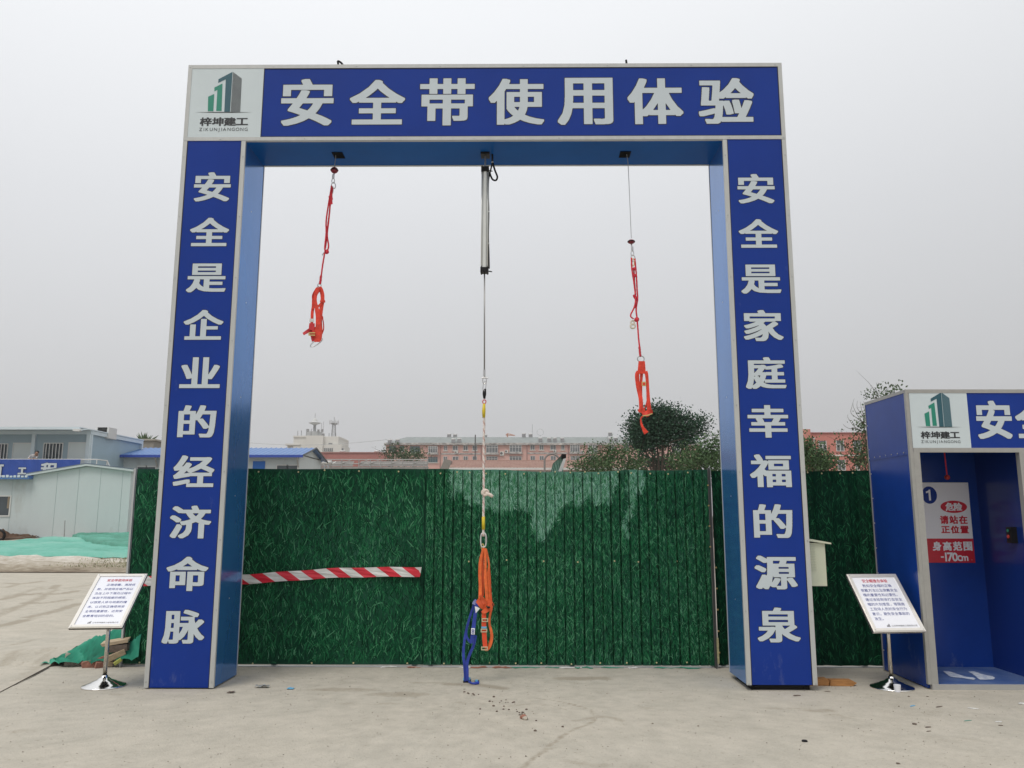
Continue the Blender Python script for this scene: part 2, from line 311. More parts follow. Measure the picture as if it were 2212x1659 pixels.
# ------------------------------------------------------------------ ground
def ground():
    mb = MB(); mb.face([(-1500, -300, -.03), (1500, -300, -.03), (1500, 3000, -.03), (-1500, 3000, -.03)])
    tag(mk('ground', mb, mat('bare_earth', (.27, .235, .19), .95, var=.2, vscale=.2, bump=.3, bscale=2)), kind='structure')
    # concrete apron with traces of dried mud stored in a mesh attribute
    xs = np.concatenate([np.linspace(-45, -6.2, 60), np.arange(-6, 6.01, .04), np.linspace(6.3, 30, 40)])
    ys = np.concatenate([np.linspace(-14, -4.3, 14), np.arange(-4, 1.4, .04), np.linspace(1.6, 14.6, 70)])
    X, Yy = np.meshgrid(xs, ys); S = np.zeros_like(X)
    def track(pts, wd, amt, px=True):
        nonlocal S
        P = [np.array(gnd(*p)[:2]) if px else np.array(p) for p in smooth_path(pts, 6)] if px else [np.array(p) for p in pts]
        for a, b in zip(P[:-1], P[1:]):
            d = b - a; l2 = max(d @ d, 1e-9); t = np.clip(((X - a[0]) * d[0] + (Yy - a[1]) * d[1]) / l2, 0, 1)
            dist = np.hypot(X - a[0] - t * d[0], Yy - a[1] - t * d[1]); S = np.maximum(S, amt * np.exp(-(dist / wd) ** 2))
    k = .21929
    def q(pts): return [(970.2 + a * k, 1394.6 + b * k) for a, b in pts]
    track(q([(660, 1260), (800, 1130), (1000, 980), (1180, 850), (1380, 770), (1450, 710), (1400, 640), (1250, 590), (1050, 545), (860, 520)]), .022, .62)
    track(q([(700, 1260), (840, 1110), (1040, 1000)]), .018, .55)
    track(q([(1250, 740), (1400, 715), (1540, 700), (1700, 740)]), .05, .45)
    track(q([(560, 600), (800, 578), (1000, 590), (1180, 640)]), .025, .5)
    track(q([(1120, 325), (1300, 325), (1500, 320)]), .10, .75)
    track(q([(0, 380), (300, 390), (520, 420)]), .08, .7)
    track(q([(700, 452), (1400, 445), (2300, 440)]), .012, .45)
    track(q([(0, 560), (400, 570), (900, 540)]), .05, .3)
    track(q([(1150, 1150), (1500, 1180)]), .08, .4)
    for u, v, wd, am in ((900, 1545, .2, .18), (2060, 1600, .3, .3), (1800, 1545, .12, .45), (1830, 1550, .1, .4), (1650, 1600, .2, .25), (430, 1620, .3, .2), (40, 1580, .15, .4), (250, 1500, .1, .4), (280, 1508, .08, .35), (1400, 1530, .15, .3)):
        c = gnd(u, v); S = np.maximum(S, am * np.exp(-((X - c.x) ** 2 + ((Yy - c.y) * 1.6) ** 2) / wd ** 2))
    SLABMARKS = (((-60, 1362), (60, 1340), .9), ((60, 1335), (170, 1305), .75), ((10, 1318), (90, 1292), .6), ((55, 1303), (150, 1296), .75), ((-20, 1336), (120, 1275), .55), ((10, 1260), (90, 1256), .8), ((95, 1283), (165, 1277), .9), ((40, 1284), (85, 1281), .7), ((-40, 1300), (50, 1284), .8), ((0, 1290), (90, 1268), .5), ((60, 1275), (210, 1262), .5), ((100, 1272), (125, 1264), .7), ((-10, 1270), (40, 1262), .6), ((-30, 1410), (80, 1390), .45), ((40, 1470), (110, 1420), .35), ((0, 1440), (40, 1425), .4), ((120, 1400), (190, 1380), .3))
    for u, v, wx, wy, am in ((740, 1490, .42, .10, .5), (860, 1500, .35, .13, .5), (930, 1475, .30, .06, .4), (820, 1520, .5, .06, .35), (1770, 1535, .18, .07, .5), (1690, 1530, .3, .05, .4), (2000, 1540, .5, .2, .25), (1120, 1560, .3, .10, .25)):
        c = gnd(u, v); S = np.maximum(S, am * np.exp(-(((X - c.x) / wx) ** 2 + ((Yy - c.y) / wy) ** 2) ** 2))
    m = bpy.data.materials.new('concrete'); m.use_nodes = True; t = m.node_tree; b = t.nodes['Principled BSDF']; n_ = t.nodes.new; l_ = t.links.new
    co = n_('ShaderNodeTexCoord')
    def noise(s, det=6, rough=.6, stretch=None):
        n = n_('ShaderNodeTexNoise'); n.inputs['Scale'].default_value = s; n.inputs['Detail'].default_value = det; n.inputs['Roughness'].default_value = rough
        if stretch:
            mp = n_('ShaderNodeMapping'); mp.inputs['Scale'].default_value = stretch; l_(co.outputs['Object'], mp.inputs[0]); l_(mp.outputs[0], n.inputs['Vector'])
        else: l_(co.outputs['Object'], n.inputs['Vector'])
        return n.outputs['Fac']
    def rmp(src, p0, c0, p1, c1):
        r = n_('ShaderNodeValToRGB'); l_(src, r.inputs[0]); e = r.color_ramp.elements; e[0].position = p0; e[0].color = (*c0, 1); e[1].position = p1; e[1].color = (*c1, 1); return r.outputs[0]
    def mix(f, a, c, mode='MIX'):
        x = n_('ShaderNodeMix'); x.data_type = 'RGBA'; x.blend_type = mode
        if isinstance(f, float): x.inputs[0].default_value = f
        else: l_(f, x.inputs[0])
        l_(a, x.inputs[6]); l_(c, x.inputs[7]); return x.outputs[2]
    base = rmp(noise(.45, 5, .55), .35, (.42, .40, .345), .65, (.46, .415, .34))
    base = mix(.62, base, rmp(noise(2.2, 8, .75), .34, (.29, .275, .23), .58, (.515, .475, .405)))
    base = mix(.5, base, rmp(noise(9, 6, .7), .3, (.36, .335, .285), .7, (.505, .47, .40)))
    spk = rmp(noise(60, 3, .6), .60, (1, 1, 1), .72, (.55, .53, .50)); base = mix(.7, base, spk, 'MULTIPLY')
    pit = rmp(noise(20, 3, .6), .62, (1, 1, 1), .74, (.66, .64, .60)); base = mix(.7, base, pit, 'MULTIPLY')
    at_ = n_('ShaderNodeAttribute'); at_.attribute_name = 'tint'
    sm = n_('ShaderNodeMath'); sm.operation = 'MULTIPLY_ADD'; l_(at_.outputs['Fac'], sm.inputs[0]); sm.inputs[1].default_value = .9; l_(noise(7, 12, .78), sm.inputs[2])
    st = n_('ShaderNodeMapRange'); l_(sm.outputs[0], st.inputs[0]); st.inputs[1].default_value = .70; st.inputs[2].default_value = 1.02; st.inputs[3].default_value = 0; st.inputs[4].default_value = .78
    sr = rmp(noise(3), .3, (.27, .235, .18), .7, (.32, .285, .225)); base = mix(st.outputs[0], base, sr)
    l_(base, b.inputs['Base Color']); b.inputs['Roughness'].default_value = .9; b.inputs['Specular IOR Level'].default_value = .25
    bp = n_('ShaderNodeBump'); bp.inputs['Strength'].default_value = .35; bp.inputs['Distance'].default_value = .015
    bm = n_('ShaderNodeMath'); bm.operation = 'ADD'; l_(noise(5, 8, .7), bm.inputs[0]); l_(noise(60, 3), bm.inputs[1]); l_(bm.outputs[0], bp.inputs['Height']); l_(bp.outputs[0], b.inputs['Normal'])
    zz = 0.0
    mb = MB(); mb.grid([[(X[i, j], Yy[i, j], zz) for j in range(len(xs))] for i in range(len(ys))], 0, S.tolist())
    tag(mk('concrete_pavement', mb, m), kind='structure')
    # slab left of the joint, its broken edge standing up beside the rubble
    A = gnd(-60, 1527); B = gnd(106, 1441); C_ = Vector((-4.32, 1.32, .16)); D = Vector((-4.0, 2.1, .14))
    edge = [(A.x - 3, A.y - .6, .003), (A.x, A.y, .004), (B.x, B.y, .012), tuple(C_), tuple(D), (-4.6, 5, .07), (-6.5, 10, .004), (-7, 13.5, .003)]
    ey = [q[1] for q in edge]; yy = np.unique(np.concatenate([np.arange(ey[0], 2.4, .06), np.arange(2.4, 13.5, .18), ey])); uu = np.linspace(0, 1, 150) ** 1.5
    GX = np.array([[np.interp(y, ey, [q[0] for q in edge]) - u * 18 for u in uu] for y in yy]); GZ = np.array([[.003 + (np.interp(y, ey, [q[2] for q in edge]) - .003) * max(0, 1 - u * 18 / 3.5) ** 2 for u in uu] for y in yy])
    GY = np.array([[y] * len(uu) for y in yy]); XX, X = X, GX; YY_, Yy = Yy, GY; SS, S = S, np.zeros_like(GX)
    for a, b, amt in SLABMARKS: track([a, ((a[0] + b[0]) / 2, (a[1] + b[1]) / 2 + 3), b], .12, amt)
    mb = MB(); mb.grid([[(GX[i, j], GY[i, j], GZ[i, j]) for j in range(len(uu))] for i in range(len(yy))], 0, S.tolist()); X, Yy, S = XX, YY_, SS
    for p_, q_ in ((edge[1], edge[2]), (edge[2], edge[3]), (edge[3], edge[4]), (edge[4], edge[5])): mb.face([p_, (p_[0], p_[1], -.02), (q_[0], q_[1], -.02), q_], 1, 0.0)
    tag(mk('concrete_slab', mb, [m, mat('slab_edge', (.10, .075, .055), .95, var=.3, vscale=15)]), kind='structure')
    # dark joint line between the slabs
    mb = MB(); P = [gnd(-40, 1517), gnd(30, 1481), gnd(70, 1461), gnd(106, 1442)]
    L_ = [(p.x + random.uniform(-.01, .01), p.y, .0065) for p in P]
    for i in range(3): mb.face([L_[i], L_[i + 1], (L_[i + 1][0] + .006 + .009 * i, L_[i + 1][1] - .006 - .006 * i, .0065), (L_[i][0] + .006 + .005 * i, L_[i][1] - .006 - .003 * i, .0065)])
    tag(mk('pavement', mb, mat('joint_dirt', (.055, .045, .036), .95, var=.5, vscale=14)), kind='structure')
ground()

def hgt(x, y):
    """rising earth at the left, in front of the site huts"""
    t = np.clip((y - 14.2) / 10.6, 0, 1); fade = np.clip((-3.0 - x) / 3, 0, 1)
    return (.02 + .62 * t) * fade
def bank():
    from mathutils import noise as mn
    def nz(x, y, s): return mn.fractal(Vector((x * s, y * s, 1.7)), .8, 2.1, 5)
    mb = MB(); xs = np.arange(-46, -2.5, .22); ys = np.concatenate([np.arange(14.3, 20.5, .12), np.arange(20.6, 29, .35), [34, 45, 60]])
    P = []; C_ = []
    for y in ys:
        row = []; cr_ = []
        for x in xs:
            r = nz(x, y, .8); z = hgt(x, min(y, 30)) + .11 * r * min(1, (y - 14.3) * 1.5); row.append((x, y, z - .01 * (y < 14.4)))
            b = .45 + .3 * r
            if y < 15.8: b -= .25 * (1 - (y - 14.3) / 1.5)
            if 16.5 < y < 18.6: b += .28
            cr_.append(float(np.clip(b, 0, 1)))
        P.append(row); C_.append(cr_)
    mb.grid(P, 0, C_)
    tag(mk('terrain', mb, tint_mat('bank_earth', [(0, (.13, .095, .065)), (.40, (.29, .25, .19)), (.7, (.44, .40, .34)), (1, (.60, .57, .52))], .95, extra_noise=1.1)), kind='structure')
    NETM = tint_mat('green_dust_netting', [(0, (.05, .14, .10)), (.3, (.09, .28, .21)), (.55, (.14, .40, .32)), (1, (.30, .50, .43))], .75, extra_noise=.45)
    def net(poly_top, poly_bot, label, lift, amp, name='dust_netting', tone=.55):
        a = smooth_path(poly_top, 34); b_ = np.array(smooth_path(poly_bot, 14)); n = len(a); P = []; C_ = []
        b = [[np.interp(i / (n - 1) * (len(b_) - 1), range(len(b_)), b_[:, q]) for q in (0, 1)] for i in range(n)]
        for i in range(n):
            row = []; cc = []
            for k in range(56):
                t = k / 55; x = a[i][0] + (b[i][0] - a[i][0]) * t; y = a[i][1] + (b[i][1] - a[i][1]) * t
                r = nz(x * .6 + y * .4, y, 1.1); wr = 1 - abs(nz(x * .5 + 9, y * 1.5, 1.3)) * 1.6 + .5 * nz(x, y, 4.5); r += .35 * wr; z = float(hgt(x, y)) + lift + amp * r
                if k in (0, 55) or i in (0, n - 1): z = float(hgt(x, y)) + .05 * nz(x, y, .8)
                row.append((x, y, z)); cc.append(float(np.clip(tone - .10 + .22 * r, 0, 1)))  # tint follows the folds: shade painted darker in creases, lighter on crests
            P.append(row); C_.append(cc)
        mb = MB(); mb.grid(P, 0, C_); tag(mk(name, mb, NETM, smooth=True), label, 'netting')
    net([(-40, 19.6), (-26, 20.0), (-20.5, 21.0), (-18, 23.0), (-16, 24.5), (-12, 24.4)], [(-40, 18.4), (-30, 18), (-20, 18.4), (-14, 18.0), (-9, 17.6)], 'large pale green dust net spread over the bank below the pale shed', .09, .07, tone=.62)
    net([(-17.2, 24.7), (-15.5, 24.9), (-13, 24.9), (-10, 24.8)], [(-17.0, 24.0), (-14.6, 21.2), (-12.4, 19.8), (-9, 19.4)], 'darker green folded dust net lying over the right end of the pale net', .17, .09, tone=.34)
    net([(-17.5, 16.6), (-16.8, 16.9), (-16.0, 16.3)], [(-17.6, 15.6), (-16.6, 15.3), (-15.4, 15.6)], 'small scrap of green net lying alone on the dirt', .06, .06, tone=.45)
def weeds():
    mb = MB()
    for i in range(900):
        x = random.triangular(-13, -8.5, -9.5); y = 15.0 + 2.4 * random.random(); z = float(hgt(x, y)) + .03; h = random.uniform(.02, .09); a = random.uniform(-.9, .9); w_ = .012
        mb.face([(x - w_, y, z), (x + w_, y, z), (x + h * math.sin(a), y + random.uniform(-.05, .05), z + h * math.cos(a))], 0, random.random())
    tag(mk('weeds', mb, tint_mat('dry_weeds', [(0, (.12, .15, .07)), (.5, (.24, .25, .14)), (1, (.38, .35, .24))])), kind='stuff')
bank(); weeds()

# ------------------------------------------------------------------ blue display gantry
GW, GH, PW, BH, GD = 5.958, 6.0, .6165, .813, .593
HB = GH - BH
def logo_shapes():
    kk = .32895
    def c(a, b): p = at(363.8 + a * kk, 109.1 + b * kk, 0); return (p.x + 2.96, p.z - 5.22)
    S = []
    S.append((0, [c(262, 305), c(302, 287), c(296, 400), c(260, 400)]))
    S.append((0, [c(303, 245), c(356, 218), c(350, 398), c(315, 398), c(323, 260), c(303, 270)]))
    S.append((1, [c(330, 190), c(422, 142), c(405, 404), c(368, 404), c(378, 190), c(328, 214)]))
    for i in range(9):
        t = (i + .25) / 9; t2 = (i + .8) / 9
        def e(t, top): return c(425 + 58 * t, 142 + 43 * t) if top else c(409 + 64 * t, 405)
        S.append((3, [e(t, 1), e(t2, 1), e(t2, 0), e(t, 0)]))
    S.append((2, [c(175, 407), c(300, 405), c(420, 405), c(560, 407), c(420, 410), c(300, 410)]))
    return S, c
LOGO, LC = logo_shapes()
def logo(parent, x0, z0, s, y, solid=False):
    mb = MB()
    for m, po in LOGO:
        if m == 3: continue
        mb.face([(x0 + a * s, y - .002, z0 + b * s) for a, b in po], m)
    q = [LC(425, 142), LC(483, 185), LC(473, 405), LC(409, 405)]
    if solid: mb.face([(x0 + a * s, y - .002, z0 + b * s) for a, b in q], 4)
    for m, po in LOGO:
        if m == 3: mb.face([(x0 + a * s, y - .003, z0 + b * s) for a, b in po], 3)
    mk('logo_emblem', mb, [GRN, TEAL, INKK, TEAL if solid else INKK, GREYL], parent)
    mb = MB(); a = LC(205, 497); b = LC(525, 440); ch = '梓坤建工'
    for i, k in enumerate(ch):
        wd = (b[0] - a[0]) / 4; add_char(mb, k, x0 + (a[0] + wd * (i + .5)) * s, z0 + (a[1] + b[1]) / 2 * s, wd * s * .93, (b[1] - a[1]) * s * .95, y - .002, 4, 3, 0, 100)
    mk('logo_characters', mb, [INKK], parent)
    mb = MB(); a = LC(198, 530); b = LC(525, 507)
    ww = {'I': .45, 'J': .7}; tot = sum(ww.get(k, 1) for k in 'ZIKUNJIANGONG'); cx = a[0]
    for k in 'ZIKUNJIANGONG':
        wd = (b[0] - a[0]) * ww.get(k, 1) / tot; text_line(mb, k, x0 + (cx + wd * .5) * s, z0 + a[1] * s, (b[1] - a[1]) * s / .72, lambda x, z: (x, y - .002, z), 0, 'C'); cx += wd
    mk('logo_letters', mb, [INKK], parent)
def screw(mb, x, y, z, r=.007, m=0):
    mb.lathe([(0.0001, -.0), (r, 0), (r, .003), (.0001, .004)], (0, 0, 0), 8, m)
    k = 4 * 8
    for i in range(len(mb.v) - k, len(mb.v)):
        a, b, c = mb.v[i]; mb.v[i] = (x + a, y - c, z + b)
def gantry():
    g = thing('display_gantry', 'tall blue gantry frame with white Chinese characters on posts and crossbeam', 'gantry', (0, 0, 0))
    for sgn, zc0, zc1, s in ((-1, 4.705, .534, '安全是企业的经济命脉'), (1, 4.672, .561, '安全是家庭幸福的源泉')):
        xo = sgn * GW / 2; xi = xo - sgn * PW; x0, x1 = min(xo, xi), max(xo, xi); zb = .012 if sgn < 0 else .05
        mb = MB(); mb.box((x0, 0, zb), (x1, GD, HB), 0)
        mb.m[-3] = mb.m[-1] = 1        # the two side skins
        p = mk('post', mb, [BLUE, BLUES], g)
        mb = MB(); t = .038
        for xa, xb in ((x0 - .003, x0 + t), (x1 - t, x1 + .003)):
            mb.box((xa, -.005, zb - .002), (xb, .0, HB - .002))
        mb.box((x0 - .0031, .0002, zb), (x0, .02, HB - .002)); mb.box((x1, .0002, zb), (x1 + .0031, .02, HB - .002))
        for xx in (x0, x1):
            a = -1 if xx == x0 else 1
            mb.box((min(xx, xx + a * .004), GD - .012, zb), (max(xx, xx + a * .004), GD + .003, HB - .002))
        for z in np.arange(.06, HB, .62):
            for xx in (x0 + .015, x1 - .015): screw(mb, xx, -.005, z, m=1)
            if z > .5: screw(mb, xi - sgn * .0, GD * .55, z, m=1) if False else None
        mk('corner_trim', mb, [ALU, GALV], p)
        mb = MB()
        for xx in (x0, x1 - .012): mb.box((xx, -.0025, zb), (xx + .012, .0, HB - .01))
        xl0 = x0 + t; xl1 = x1 - t - .010
        mb = MB(); mb.box((xl0, -.0022, zb), (xl0 + .008, .0, HB - .004)); mb.box((xl1 + .002, -.0022, zb), (xl1 + .010, .0, HB - .004))
        mk('seam', mb, LEDGE, p)
        mb = MB()
        mb.box((x0 + .05, .05, .0), (x1 - .05, GD - .05, zb))  # black block stands in for the shade in the gap; casters follow
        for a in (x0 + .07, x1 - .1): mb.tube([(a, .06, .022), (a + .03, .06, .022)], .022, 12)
        mk('gap_shade_base', mb, BLACK, p)
        xc = -2.662 if sgn < 0 else 2.664
        for i, ch in enumerate(s):
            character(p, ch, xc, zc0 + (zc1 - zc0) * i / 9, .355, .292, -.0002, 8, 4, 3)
        for z in np.arange(.75, HB - .2, .95):
            mb = MB(); mb.box((xi - .002 if sgn > 0 else xi, GD * .45, z), (xi if sgn > 0 else xi + .002, GD * .45 + .012, z + .012)); mk('panel_screw', mb, STEEL, p)
    mb = MB(); mb.box((-GW / 2, 0.0, HB), (GW / 2, GD, GH)); mb.m[-6] = 1
    bm = mk('crossbeam', mb, [BLUE, SOFF], g)
    t = .036; mb = MB(); X0, X1 = -GW / 2, GW / 2
    mb.box((X0 - .003, -.006, GH - t), (X1 + .003, 0, GH + .003)); mb.box((X0 - .003, -.006, HB + .001), (X1 + .003, 0, HB + t + .002))
    mb.box((X0 - .003, -.006, HB + t + .002), (X0 + t, 0, GH - t)); mb.box((X1 - t, -.006, HB + t + .002), (X1 + .003, 0, GH - t))
    mb.box((X0 + PW + .004, .0, HB - .004), (X1 - PW - .004, .022, HB)); mb.box((X0 + PW + .004, GD - .025, HB - .004), (X1 - PW - .004, GD + .003, HB))
    for x in np.arange(X0 + .015, X1, .84):
        screw(mb, x, -.006, GH - .017, m=1); screw(mb, min(x + .35, X1 - .02), -.006, HB + .019, m=1)
    mk('edge_trim', mb, [ALU, GALV], bm)
    mb = MB(); mb.box((X0 + t, -.003, HB + t + .002), (-2.217, 0, GH - t)); lp = mk('logo_panel', mb, LOGOBG, bm)
    mb = MB(); mb.box((-2.217, -.0034, HB + t + .002), (-2.209, 0, GH - t)); mb.box((-2.209, -.0034, GH - t - .008), (X1 - t - .008, 0, GH - t)); mb.box((-2.209, -.0034, HB + t + .002), (X1 - t - .008, 0, HB + t + .010)); mb.box((X1 - t - .008, -.0034, HB + t + .002), (X1 - t, 0, GH - t))
    mk('seam', mb, LEDGE, bm)
    logo(bm, -2.96, 5.22, 1.0, -.003)
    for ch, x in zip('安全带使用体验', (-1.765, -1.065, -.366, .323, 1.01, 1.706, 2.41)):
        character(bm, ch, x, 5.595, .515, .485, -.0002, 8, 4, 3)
    for x in (-1.511, 1.439):
        mb = MB(); mb.box((x - .055, .25, HB - .006), (x + .055, .39, HB)); mk('cable_slot', mb, DARK, bm)
    for x, lean in ((-1.522, -.02), (1.486, -.01)):
        mb = MB(); mb.tube(smooth_path([(x, .3, GH), (x + lean, .3, GH + .17), (x + lean - .005, .3, GH + .225)] + ([(x + .03, .3, GH + .17), (x + .045, .3, GH)] if lean == -.02 else []), 5), .011, 8); mk('roof_hook', mb, BLACK, bm)
gantry()

# ------------------------------------------------------------------ hanging gear
HY = .31
def pts3(pts, ox, oy, k, y):
    out = []
    for p in pts: q = at(ox + p[0] * k, oy + p[1] * k, y); out.append((q.x, q.y, q.z))
    return out
def ribbon(mb, pts, wpx, conv, y=HY, th=.003, m=0, twist=0.0, n=5, bulge=.0):
    """flat webbing through picture points (zx, zy[, width]) hung at depth y"""
    ox, oy, k = conv; Q = [(p[0], p[1], p[2] if len(p) > 2 else wpx) for p in pts]; Q = smooth_path(Q, n)
    C_ = [np.array(at(ox + q[0] * k, oy + q[1] * k, y)) for q in Q]; W = [q[2] * k * (y - CAM.y) / FPX * 1.0 for q in Q]
    rows = []
    for i, c in enumerate(C_):
        t = C_[min(i + 1, len(C_) - 1)] - C_[max(i - 1, 0)]; t /= np.linalg.norm(t) + 1e-9
        f = np.array((0, -1, 0)); s = np.cross(t, f); s /= np.linalg.norm(s) + 1e-9
        a = twist * math.sin(i / max(1, len(C_) - 1) * math.pi * 1.5); s2 = s * math.cos(a) + f * math.sin(a); nn = np.cross(s2, t); nn /= np.linalg.norm(nn) + 1e-9
        yo = np.array((0, -bulge * math.sin(math.pi * i / max(1, len(C_) - 1)), 0)); h = W[i] / 2
        rows.append([c + yo - s2 * h + nn * th, c + yo + s2 * h + nn * th, c + yo + s2 * h - nn * th, c + yo - s2 * h - nn * th, c + yo - s2 * h + nn * th])
    mb.grid(rows, m); mb.face(rows[0][:4], m); mb.face(rows[-1][:4], m)
def rope(mb, pts, r, conv, y=HY, m=0, n=6):
    P = smooth_path([tuple(at(conv[0] + p[0] * conv[2], conv[1] + p[1] * conv[2], y + (p[2] if len(p) > 2 else 0))) for p in pts], n); mb.tube(P, r, 8, m)
def ring(mb, c, rx, rz, r, m=0, tilt=0.0, n=20, open_=0.0):
    P = []
    for i in range(n + 1):
        a = 2 * math.pi * i / n * (1 - open_); x, z = rx * math.sin(a), rz * math.cos(a)
        P.append((c[0] + x * math.cos(tilt) - z * math.sin(tilt), c[1], c[2] + x * math.sin(tilt) + z * math.cos(tilt)))
    mb.tube(P, r, 6, m, caps=False)
def lump(mb, c, rx, ry, rz, m=0, jag=.0):
    b = len(mb.v); n = 10; k = 7
    P = []
    for i in range(k):
        th = math.pi * i / (k - 1); row = []
        for j in range(n + 1):
            a = 2 * math.pi * (j % n) / n; q = 1 + jag * math.sin(3 * a + 2 * th)
            row.append((c[0] + rx * math.sin(th) * math.cos(a) * q, c[1] + ry * math.sin(th) * math.sin(a) * q, c[2] + rz * math.cos(th)))
        P.append(row)
    mb.grid(P, m)
def twistrope(P, r, mb, m=0, turns=40):
    """rope of three visible strands"""
    P = [np.array(p, float) for p in P]; d = [0]
    for a, b in zip(P[:-1], P[1:]): d.append(d[-1] + np.linalg.norm(b - a))
    n = int(max(8, d[-1] / .012)); s = np.linspace(0, d[-1], n); Q = np.array([[np.interp(x, d, [p[i] for p in P]) for i in range(3)] for x in s])
    for k in range(3):
        pts = []
        for i, x in enumerate(s):
            a = 2 * math.pi * (x * turns / 2 + k / 3); pts.append(Q[i] + np.array((math.cos(a), math.sin(a), 0)) * r * .5)
        mb.tube(pts, r * .62, 6, m if k else m + 1)

def suspended(kind):
    """cable with stop disc, red rope lanyard and red harness of one side"""
    if kind == 'L':
        cv = (636.7, 303.2, .29223); lab = ('short steel cable with a dark red stop disc, close under the beam', 'cable')
        cable = [(303, 108), (299, 150), (293, 200)]; disc = (293, 221, 29, 25); hook = (283, 320)
    else:
        cv = (1303.7, 303.2, .40245); lab = ('long thin steel cable with a dark red stop disc, drawn out far below the beam', 'cable')
        cable = [(122, 60), (132, 135), (141, 330), (149, 525)]; disc = (149, 544, 20, 15); hook = (155, 622)
    c = lambda a, b, dy=0: Vector(at(cv[0] + a * cv[2], cv[1] + b * cv[2], HY + dy))
    px = cv[2] * (HY - CAM.y) / FPX
    root = thing('hanging_cable', *lab, loc=c(disc[0], disc[1]), group='cables with stop discs under the beam')
    mb = MB(); rope(mb, cable, .0035, cv); mk('wire', mb, GALV, root)
    mb = MB(); dc = c(disc[0], disc[1]); rr = disc[2] * px
    rz = rr * (.86 if kind == 'L' else .60)
    mb.lathe([(max(.001, rr * math.sin(math.pi * q / 12)), rz * math.cos(math.pi * q / 12)) for q in range(13)], dc, 20)
    d = mk('stop_disc', mb, REDDISC, root, smooth=True)
    mb = MB(); mb.lathe([(rr * 1.01, .006), (rr * 1.07, .004), (rr * 1.07, -.004), (rr * 1.01, -.006)], dc, 20); mk('rim', mb, BLACK, d)
    mb = MB(); h = c(*hook)
    mb.tube([dc - Vector((0, 0, rz * .7)), h + Vector((0, 0, .055))], .007, 8); mb.lathe([(.011, .0), (.013, .02), (.011, .045)], h + Vector((0, 0, .055)), 10)
    ring(mb, (h.x, h.y, h.z + .03), .014, .026, .0045); ring(mb, (h.x + .006, h.y, h.z - .02), .020, .034, .005, tilt=.2, open_=.12)
    mk('swivel_hook', mb, STEEL, root, smooth=True)
    # --- lanyard
    lr = thing('rope_lanyard', 'red rope lanyard with one knot hanging from the high stop disc' if kind == 'L' else 'red rope lanyard with a white figure-eight plate hanging from the low stop disc', 'lanyard', h, 'red rope lanyards')
    mb = MB()
    if kind == 'L':
        st = [[(272, 335), (262, 400), (245, 500), (232, 600), (232, 690), (222, 790), (226, 825)], [(280, 350), (272, 410), (262, 480), (250, 600), (240, 700), (250, 780), (238, 825)], [(262, 430), (258, 520), (243, 640), (236, 720), (226, 800)]]
        knots = [(266, 425, 9, 20), (263, 455, 9, 16), (236, 824, 13, 15)]; tail = [(222, 830), (213, 880), (205, 930), (196, 1000), (190, 1062)]; thick = [(194, 1000), (190, 1040), (186, 1062)]
    else:
        st = [[(150, 630), (152, 690), (163, 760), (172, 850), (165, 895), (145, 940), (160, 958)], [(168, 635), (176, 720), (180, 800), (183, 850), (175, 905), (180, 955)], [(163, 690), (166, 760), (171, 820), (172, 870), (168, 900)]]
        knots = [(163, 690, 7, 6), (164, 727, 8, 9), (178, 962, 11, 11), (172, 845, 5, 22)]; tail = [(181, 968), (185, 1020), (189, 1070), (194, 1115), (198, 1160)]; thick = [(193, 1108), (195, 1135), (198, 1160)]
    if kind == 'L': ribbon(mb, [(270, 395, 18), (266, 425, 28), (262, 455, 30), (258, 480, 18)], 24, cv, HY - .01, twist=.3); ribbon(mb, [(272, 420, 12), (270, 450, 18), (274, 472, 14)], 14, cv, HY - .018)
    for i, s_ in enumerate(st): twistrope(smooth_path([tuple(c(a, b, .012 * (i - 1))) for a, b in s_], 6), .0085, mb)
    twistrope(smooth_path([tuple(c(a, b)) for a, b in tail], 6), .0085, mb); twistrope(smooth_path([tuple(c(a, b)) for a, b in thick], 6), .014, mb, turns=70)
    for a, b, rx, rz_ in knots:
        lump(mb, c(a, b), rx * px, rx * px * .9, rz_ * px, 0, .15); k_ = c(a, b); ring(mb, k_, rx * px * .9, rz_ * px * .8, .009, 1, tilt=.6)
    mk('rope', mb, [REDROPE, mat('dark_red_strand', (.50, .02, .045), .8, var=.3, vscale=50)], lr, smooth=True)
    mb = MB()
    if kind == 'L': q = c(276, 372); ring(mb, q, .012, .045, .004, tilt=-.08); mk('rope_pin', mb, STEEL, lr); mb = MB(); q2 = c(218, 828); mb.tube([q2 + Vector((-.02, 0, -.03)), q2 + Vector((.02, 0, .03))], .005, 6)
    else: q = c(159, 655); ring(mb, q, .011, .04, .0045)
    mk('snap_hook', mb, STEEL if kind == 'L' else BRASS, lr, smooth=True)
    if kind == 'R':
        mb = MB(); ring(mb, c(156, 978), .016, .020, .009); ring(mb, c(157, 997), .022, .022, .010); mk('figure_eight_plate', mb, mat('bone_plastic', (.62, .57, .47), .5), lr, smooth=True)
